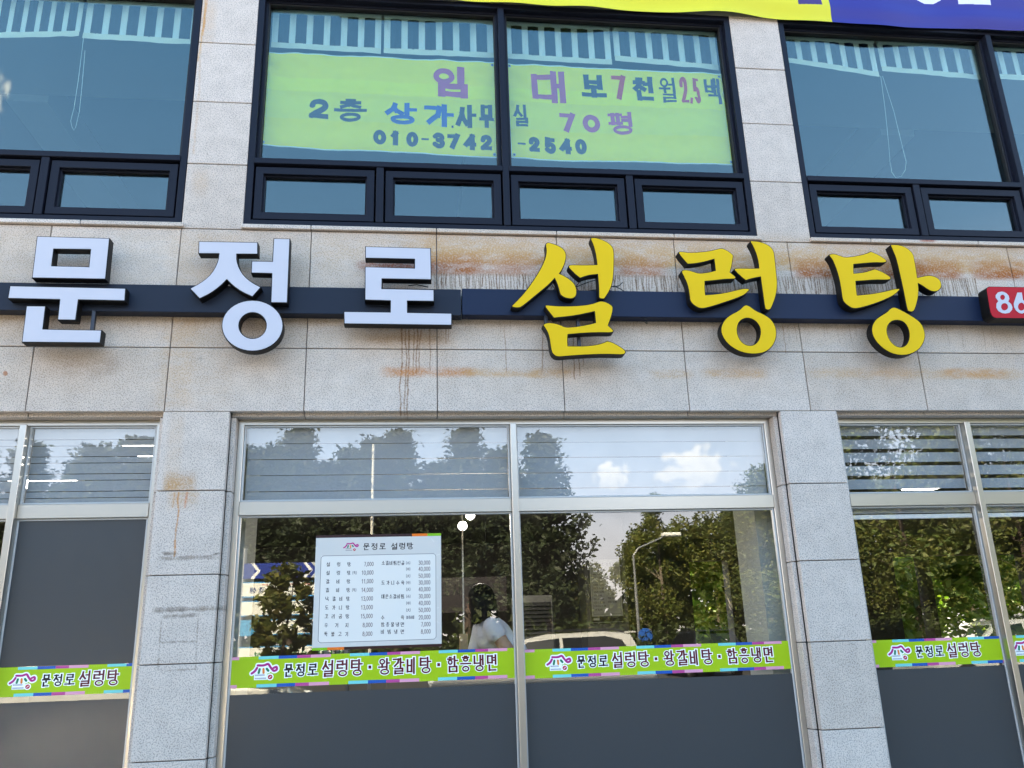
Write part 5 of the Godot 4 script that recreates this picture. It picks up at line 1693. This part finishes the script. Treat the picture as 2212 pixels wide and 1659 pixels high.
	for k in 22000:
		var x := rng.randf_range(-90, 90)
		var top := 5.5 + 2.0 * sin(x * 0.35) + 1.2 * sin(x * 1.1 + 2.0) + (1.5 if x > 12 else 0.0) - (1.6 if x > 4 and x < 14 else 0.0)
		var c := Vector3(x, pow(rng.randf(), 0.7) * top, rng.randf_range(46, 54))
		var tone := rng.randf_range(0.6, 1.2)
		leaf_into(ws, c, rng.randf_range(0.4, 0.9), Color(0.055 * tone, 0.075 * tone, 0.02 * tone))
	tag(obj("far_wood", done(ws), M.leaves), "mass of foliage closing the view beyond the park lawn", "wood", "", "stuff")
	# shrubs in the sun behind the house, seen through its back windows
	var shrub := thing("sunlit_shrub", "bright green shrub in the sun behind the back windows", "shrub", Vector3(5.4, 0, -11.8), "sunlit shrubs behind the back windows")
	obj("foliage", broad_crown(5.2, 1.5, 14, 7000, 0.15, Color(0.12, 0.22, 0.025)), M.bright_leaves, shrub)
	obj("stem", trunk_mesh(2.6, 0.06, 8), M.bark, shrub)
	for x in [7.2, 9.0, 10.6, 12.2, 13.8]: copy(shrub, Vector3(x, 0, -12.0 + sin(x) * 0.6), x, 1.0 + 0.08 * sin(x * 3.0))
	for k in 9: copy(shrub, Vector3(3.5 + k * 2.6, 0, -24.0 + sin(k * 2.0) * 0.5), k * 2.2, 1.6)
	rng.seed = 120
	var bush := thing("low_bush", "low clipped bush along the far kerb", "bush", Vector3(-30, 0.12, 31.6), "low bushes along the far kerb")
	var bst := stool()
	for k in 1500:
		var d := Vector3(rng.randfn() * 0.55, absf(rng.randfn()) * 0.5, rng.randfn() * 0.35)
		if d.y > 1.3: continue
		var tone := rng.randf_range(0.6, 1.3)
		leaf_into(bst, d + Vector3(0, 0.1, 0), rng.randf_range(0.06, 0.13), Color(0.055 * tone, 0.075 * tone, 0.018 * tone))
	obj("foliage", done(bst), M.leaves, bush)
	obj("stem", tube([Vector3.ZERO, Vector3(0, 0.5, 0)], 0.03, 5), M.bark, bush)
	for k in 44: copy(bush, Vector3(-28.5 + k * 1.5, 0.12, 31.6 + 0.5 * sin(k * 1.7)), k * 0.8, rng.randf_range(1.0, 1.7))
	# poles and a road sign
	var lp := mirrored(1378, 1190, 30.5)
	street_lamp(Vector3(lp.x, 0.1, 31.2), lp.y - 0.2, "street lamp with a white head beside the ginkgo tree")
	var l2 := mirrored(1640, 1260, 44.0)
	street_lamp(Vector3(l2.x, 0.1, 44.0), l2.y, "more distant street lamp among the broadleaf trees")
	var fp := mirrored(806, 957, 16.5)
	var flag := thing("banded_pole", "slim pale pole with clamp bands standing behind the car park", "pole", Vector3(fp.x, 0, 16.5))
	obj("shaft", tube([Vector3.ZERO, Vector3(0, fp.y, 0)], 0.045, 10, 0.035), M.pale_pole, flag)
	for y in [fp.y - 0.25, fp.y - 1.2, fp.y - 2.1]: obj("clamp_band", tube([Vector3(0, y, 0), Vector3(0, y + 0.06, 0)], 0.06, 10), M.galvanised, flag)
	var rp := mirrored(1404, 1378, 30.0)
	var rsn := thing("road_sign", "round blue road sign on a thin post by the kerb", "sign", Vector3(rp.x, 0.1, 30.6))
	obj("post", tube([Vector3.ZERO, Vector3(0, rp.y + 0.3, 0)], 0.03, 8), M.galvanised, rsn)
	var disc := CylinderMesh.new()
	disc.top_radius = 0.32
	disc.bottom_radius = 0.32
	disc.height = 0.02
	obj("disc", disc, M.sign_blue, rsn, Vector3(0, rp.y, -0.06)).rotation.x = PI / 2

# ---------- the sky ----------
func sky_image() -> Image:
	var w := 3072
	var h := 1536
	var im := Image.create(w, h, false, Image.FORMAT_RGBF)
	# clear afternoon air: [height in degrees, colour]
	var steps := [[0.0, Color(0.73, 0.63, 0.56)], [7.0, Color(0.57, 0.555, 0.58)], [13.0, Color(0.38, 0.44, 0.54)], [24.0, Color(0.155, 0.26, 0.40)], [42.0, Color(0.064, 0.165, 0.30)], [90.0, Color(0.07, 0.15, 0.26)]]
	for y in h:
		var el := 90.0 - 180.0 * (y + 0.5) / h
		var c := Color(0.27, 0.24, 0.20)
		for k in steps.size() - 1:
			if el >= steps[k][0] and el <= steps[k + 1][0]:
				c = (steps[k][1] as Color).lerp(steps[k + 1][1], (el - steps[k][0]) / (steps[k + 1][0] - steps[k][0]))
		im.fill_rect(Rect2i(0, y, w, 1), c)
	# cumulus: [direction round from the facade's outward normal, height, width, tallness] in degrees
	var list := [[13.6, 10.2, 1.25, 1.3, 1], [19.2, 10.4, 2.5, 2.0, 2], [-30.9, 31.0, 2.8, 4.0, 3], [-44, 9, 8, 4, 4], [47, 13, 10, 5, 5]]
	rng.seed = 404
	for k in 26: list.append([rng.randf_range(70, 290), rng.randf_range(7, 42), rng.randf_range(4, 13), rng.randf_range(3, 6), 10 + k])
	for c in list:
		var n := noise(0.55 if c[2] < 6 else 0.3, c[4] * 13 + 3, FastNoiseLite.TYPE_SIMPLEX_SMOOTH, 5)
		var az: float = c[0]
		var x0 := (0.5 - az / 360.0) * w
		var y0: float = (90.0 - c[1]) / 180.0 * h
		var sx: float = c[2] / 360.0 * w
		var sy: float = c[3] / 180.0 * h
		for y in range(int(y0 - sy * 1.3), int(y0 + sy * 0.9)):
			for x in range(int(x0 - sx * 1.4), int(x0 + sx * 1.4)):
				var u := (x - x0) / sx
				var v := (y - y0) / sy
				var body := 1.0 - u * u - (v * v if v < 0 else v * v * 2.6)
				var d := body * 0.85 + n.get_noise_2d(u * 2.4, v * 2.4) * 1.15 - 0.12
				var a := smoothstep(0.0, 0.34, d) * clampf(1.2 - maxf(v, 0.0) * 1.1, 0.0, 1.0)
				if a <= 0.0: continue
				var lit := clampf(0.72 - v * 0.3 + n.get_noise_2d(u * 4.0 + 9.0, v * 4.0) * 0.35, 0.35, 1.1)
				var col := Color(0.52, 0.52, 0.56).lerp(Color(0.80, 0.74, 0.68), lit)
				var xx := posmod(x, w)
				im.set_pixel(xx, clampi(y, 0, h - 1), im.get_pixel(xx, clampi(y, 0, h - 1)).lerp(col, a))
	return im

func materials() -> void:
	rng.seed = 17
	var stains := stain_map()
	granite("granite_a", Color(1.0, 0.87, 0.765), 100, stains)
	granite("granite_b", Color(0.945, 0.81, 0.70), 200, stains)
	granite("granite_c", Color(1.03, 0.905, 0.805), 300, stains)
	plain("sealant", lin(0.14, 0.13, 0.12), 0.8)
	plain("navy", lin(0.011, 0.013, 0.023), 0.4, 0.0, 0.25)
	plain("rubber", lin(0.008, 0.008, 0.009), 0.6)
	plain("steel", lin(0.52, 0.49, 0.44), 0.34, 1.0)
	plain("bead", lin(0.45, 0.46, 0.46), 0.4, 0.3)
	plain("letter_side", lin(0.007, 0.0065, 0.0065), 0.5, 0.0, 0.3)
	plain("white_acrylic", lin(0.53, 0.53, 0.59), 0.35, 0.0, 0.3)
	plain("yellow_acrylic", lin(0.74, 0.485, 0.010), 0.45, 0.0, 0.2)
	plain("red_acrylic", lin(0.46, 0.010, 0.022), 0.4, 0.0, 0.25)
	plain("bar_left", lin(0.013, 0.019, 0.035), 0.45, 0.0, 0.3)
	plain("bar_right", lin(0.009, 0.018, 0.048), 0.45, 0.0, 0.3)
	plain("bracket", lin(0.05, 0.055, 0.07), 0.45, 0.6)
	plain("wire_black", lin(0.01, 0.01, 0.01), 0.5)
	plain("wire_red", lin(0.12, 0.015, 0.012), 0.5)
	plain("frosted", lin(0.042, 0.046, 0.051), 1.0, 0.0, 0.48)
	var film := noise_bytes(256, noise(0.03, 83, FastNoiseLite.TYPE_SIMPLEX_SMOOTH, 4))
	for i in film.size(): film[i] = 82 + int(film[i] * 0.10)
	M.frosted.roughness_texture = ImageTexture.create_from_image(Image.create_from_data(256, 256, false, Image.FORMAT_L8, film))
	M.frosted.roughness_texture_channel = BaseMaterial3D.TEXTURE_CHANNEL_RED
	M.frosted.uv1_triplanar = true
	M.frosted.uv1_world_triplanar = true
	plain("render_wall", lin(0.45, 0.44, 0.42), 0.8)
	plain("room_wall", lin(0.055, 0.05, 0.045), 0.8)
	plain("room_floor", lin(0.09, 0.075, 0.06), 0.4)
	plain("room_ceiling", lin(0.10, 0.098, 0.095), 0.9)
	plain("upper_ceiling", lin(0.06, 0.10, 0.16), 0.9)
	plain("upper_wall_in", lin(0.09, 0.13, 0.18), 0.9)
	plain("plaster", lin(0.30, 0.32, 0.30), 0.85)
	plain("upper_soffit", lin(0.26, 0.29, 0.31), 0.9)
	plain("blind_light", lin(0.82, 0.84, 0.78), 0.8)
	plain("blind_dark", lin(0.012, 0.02, 0.03), 0.8)
	plain("blind_hem", lin(0.84, 0.80, 0.64), 0.8)
	plain("blind_white", lin(0.78, 0.78, 0.76), 0.5)
	plain("cord", lin(0.8, 0.8, 0.75), 0.6)
	var band := plain("band_cloth", lin(0.32, 0.34, 0.355), 0.85)
	band.backlight_enabled = true
	band.backlight = Color(0.15, 0.15, 0.15)
	plain("appliance", lin(0.09, 0.09, 0.085), 0.4)
	plain("appliance_dark", lin(0.03, 0.03, 0.03), 0.5)
	plain("column", lin(0.09, 0.088, 0.082), 0.7)
	plain("wood", lin(0.36, 0.24, 0.13), 0.5)
	plain("wood_dark", lin(0.07, 0.04, 0.025), 0.5)
	plain("skin", lin(0.42, 0.25, 0.18), 0.5).subsurf_scatter_enabled = false
	plain("shirt", lin(0.66, 0.69, 0.76), 0.9, 0.0, 0.1)
	plain("trousers", lin(0.02, 0.02, 0.025), 0.8)
	plain("hair", lin(0.006, 0.005, 0.005), 0.6, 0.0, 0.3)
	plain("asphalt", lin(0.085, 0.08, 0.072), 0.85)
	plain("road", lin(0.045, 0.045, 0.047), 0.85)
	plain("marking", lin(0.7, 0.7, 0.68), 0.7)
	plain("paving", lin(0.36, 0.31, 0.25), 0.8)
	plain("kerb", lin(0.36, 0.35, 0.33), 0.8)
	plain("lawn", lin(0.06, 0.075, 0.025), 0.9)
	plain("bark", lin(0.07, 0.05, 0.038), 0.9)
	plain("bark_pale", lin(0.16, 0.13, 0.10), 0.9)
	plain("galvanised", lin(0.35, 0.35, 0.35), 0.45, 0.7)
	plain("pale_pole", lin(0.6, 0.58, 0.52), 0.45)
	plain("sign_blue", lin(0.02, 0.10, 0.42), 0.4)
	plain("car_glass", lin(0.012, 0.014, 0.016), 0.06)
	plain("car_trim", lin(0.03, 0.03, 0.03), 0.35, 0.5)
	plain("car_lamp", lin(0.6, 0.62, 0.65), 0.1)
	plain("car_tail", lin(0.35, 0.012, 0.012), 0.15)
	plain("tyre", lin(0.015, 0.015, 0.015), 0.8)
	for p in [["paint_white", lin(0.5, 0.5, 0.5)], ["paint_dark", lin(0.02, 0.022, 0.026)], ["paint_silver", lin(0.45, 0.46, 0.47)]]:
		var m := plain(p[0], p[1], 0.3)
		m.clearcoat_enabled = true
		m.clearcoat = 1.0
		m.clearcoat_roughness = 0.04
	for p in ["leaves", "bright_leaves"]:
		var m := plain(p, Color.WHITE, 0.6)
		m.vertex_color_use_as_albedo = true
		m.backlight_enabled = true
		m.backlight = lin(0.6, 0.6, 0.35) if p == "leaves" else lin(0.9, 0.9, 0.5)
		m.cull_mode = BaseMaterial3D.CULL_DISABLED
	var glow := plain("lamp_glow", Color.WHITE, 0.5)
	glow.emission_enabled = true
	glow.emission = Color(1, 0.98, 0.94)
	glow.emission_energy_multiplier = 1.6
	# glass: body tint, a thin metal-oxide coating that adds to the mirror image
	var tinted := plain("tinted_glass", lin(0.745, 0.925, 0.915, 0.0), 0.0, 0.024, 0.25)
	tinted.refraction_enabled = true
	tinted.refraction_scale = 0.05
	tinted.transparency = BaseMaterial3D.TRANSPARENCY_ALPHA
	# clear double glazing: a share of the light is mirrored, with the unevenness of a film of dust
	var clear := plain("clear_glass", Color(0.94, 0.96, 0.96, 0.155), 0.0, 1.0, 0.5)
	var gn := noise_bytes(256, noise(0.02, 71, FastNoiseLite.TYPE_SIMPLEX_SMOOTH, 4))
	var gb := PackedByteArray()
	for v in gn: gb.append_array([255, 255, 255, 215 + int(v * 40.0 / 255.0)])
	clear.albedo_texture = ImageTexture.create_from_image(Image.create_from_data(256, 256, false, Image.FORMAT_RGBA8, gb))
	clear.uv1_triplanar = true
	clear.uv1_world_triplanar = true
	clear.uv1_scale = Vector3(0.5, 0.5, 0.5)
	clear.transparency = BaseMaterial3D.TRANSPARENCY_ALPHA

func _ready() -> void:
	# camera
	cam = Camera3D.new()
	cam.name = "camera"
	add_child(cam)
	cam.position = EYE
	cam.rotation_order = EULER_ORDER_YXZ
	cam.rotation_degrees = Vector3(PITCH, YAW, ROLL)
	cam.fov = rad_to_deg(2.0 * atan(829.5 / LENS))
	cam.near = 0.05
	cam.far = 900.0
	cam.current = true
	# sky, exposure
	var env := Environment.new()
	env.background_mode = Environment.BG_SKY
	var pano := PanoramaSkyMaterial.new()
	pano.panorama = ImageTexture.create_from_image(sky_image())
	var sky := Sky.new()
	sky.sky_material = pano
	env.sky = sky
	env.tonemap_mode = Environment.TONE_MAPPER_LINEAR
	env.tonemap_exposure = 7.8
	env.sdfgi_enabled = true
	env.ssao_enabled = true
	env.ssil_enabled = true
	var we := WorldEnvironment.new()
	we.name = "environment"
	we.environment = env
	add_child(we)
	# the sun stands behind the house, so that its front lies in shade
	var sun := DirectionalLight3D.new()
	sun.name = "sun"
	sun.light_energy = 1.6
	sun.light_color = Color(1.0, 0.92, 0.78)
	sun.light_angular_distance = 0.5
	sun.shadow_enabled = true
	add_child(sun)
	sun.look_at_from_position(Vector3.ZERO, Vector3(0.42, -0.72, 0.78))
	materials()
	rng.seed = 23
	building()
	shop_sign()
	number_sign()
	street()
	rng.seed = 29
	overhead_banner()
	interior()
	menu_poster()
	green_strip(-2.77, -1.902, 1.33, 1.516, strip_sheet(1000, false, -45.0), "green strip with a logo and six letters on the frosted pane")
	green_strip(-1.262, 0.702, 1.33, 1.532, strip_sheet(2085, true), "long green lettered strip directly below the price list poster")
	green_strip(0.758, 2.748, 1.32, 1.516, strip_sheet(2120, true, 30.0), "long green lettered strip on the pane that mirrors the trees")
	green_strip(3.38, 4.43, 1.305, 1.498, strip_sheet(1130, false, -10.0), "green strip with a logo and six letters beside the clean pillar")
	green_strip(4.48, 5.63, 1.305, 1.498, strip_sheet(1130, false, -120.0), "green strip cut off by the last steel post")
	person()
	loose_wires()
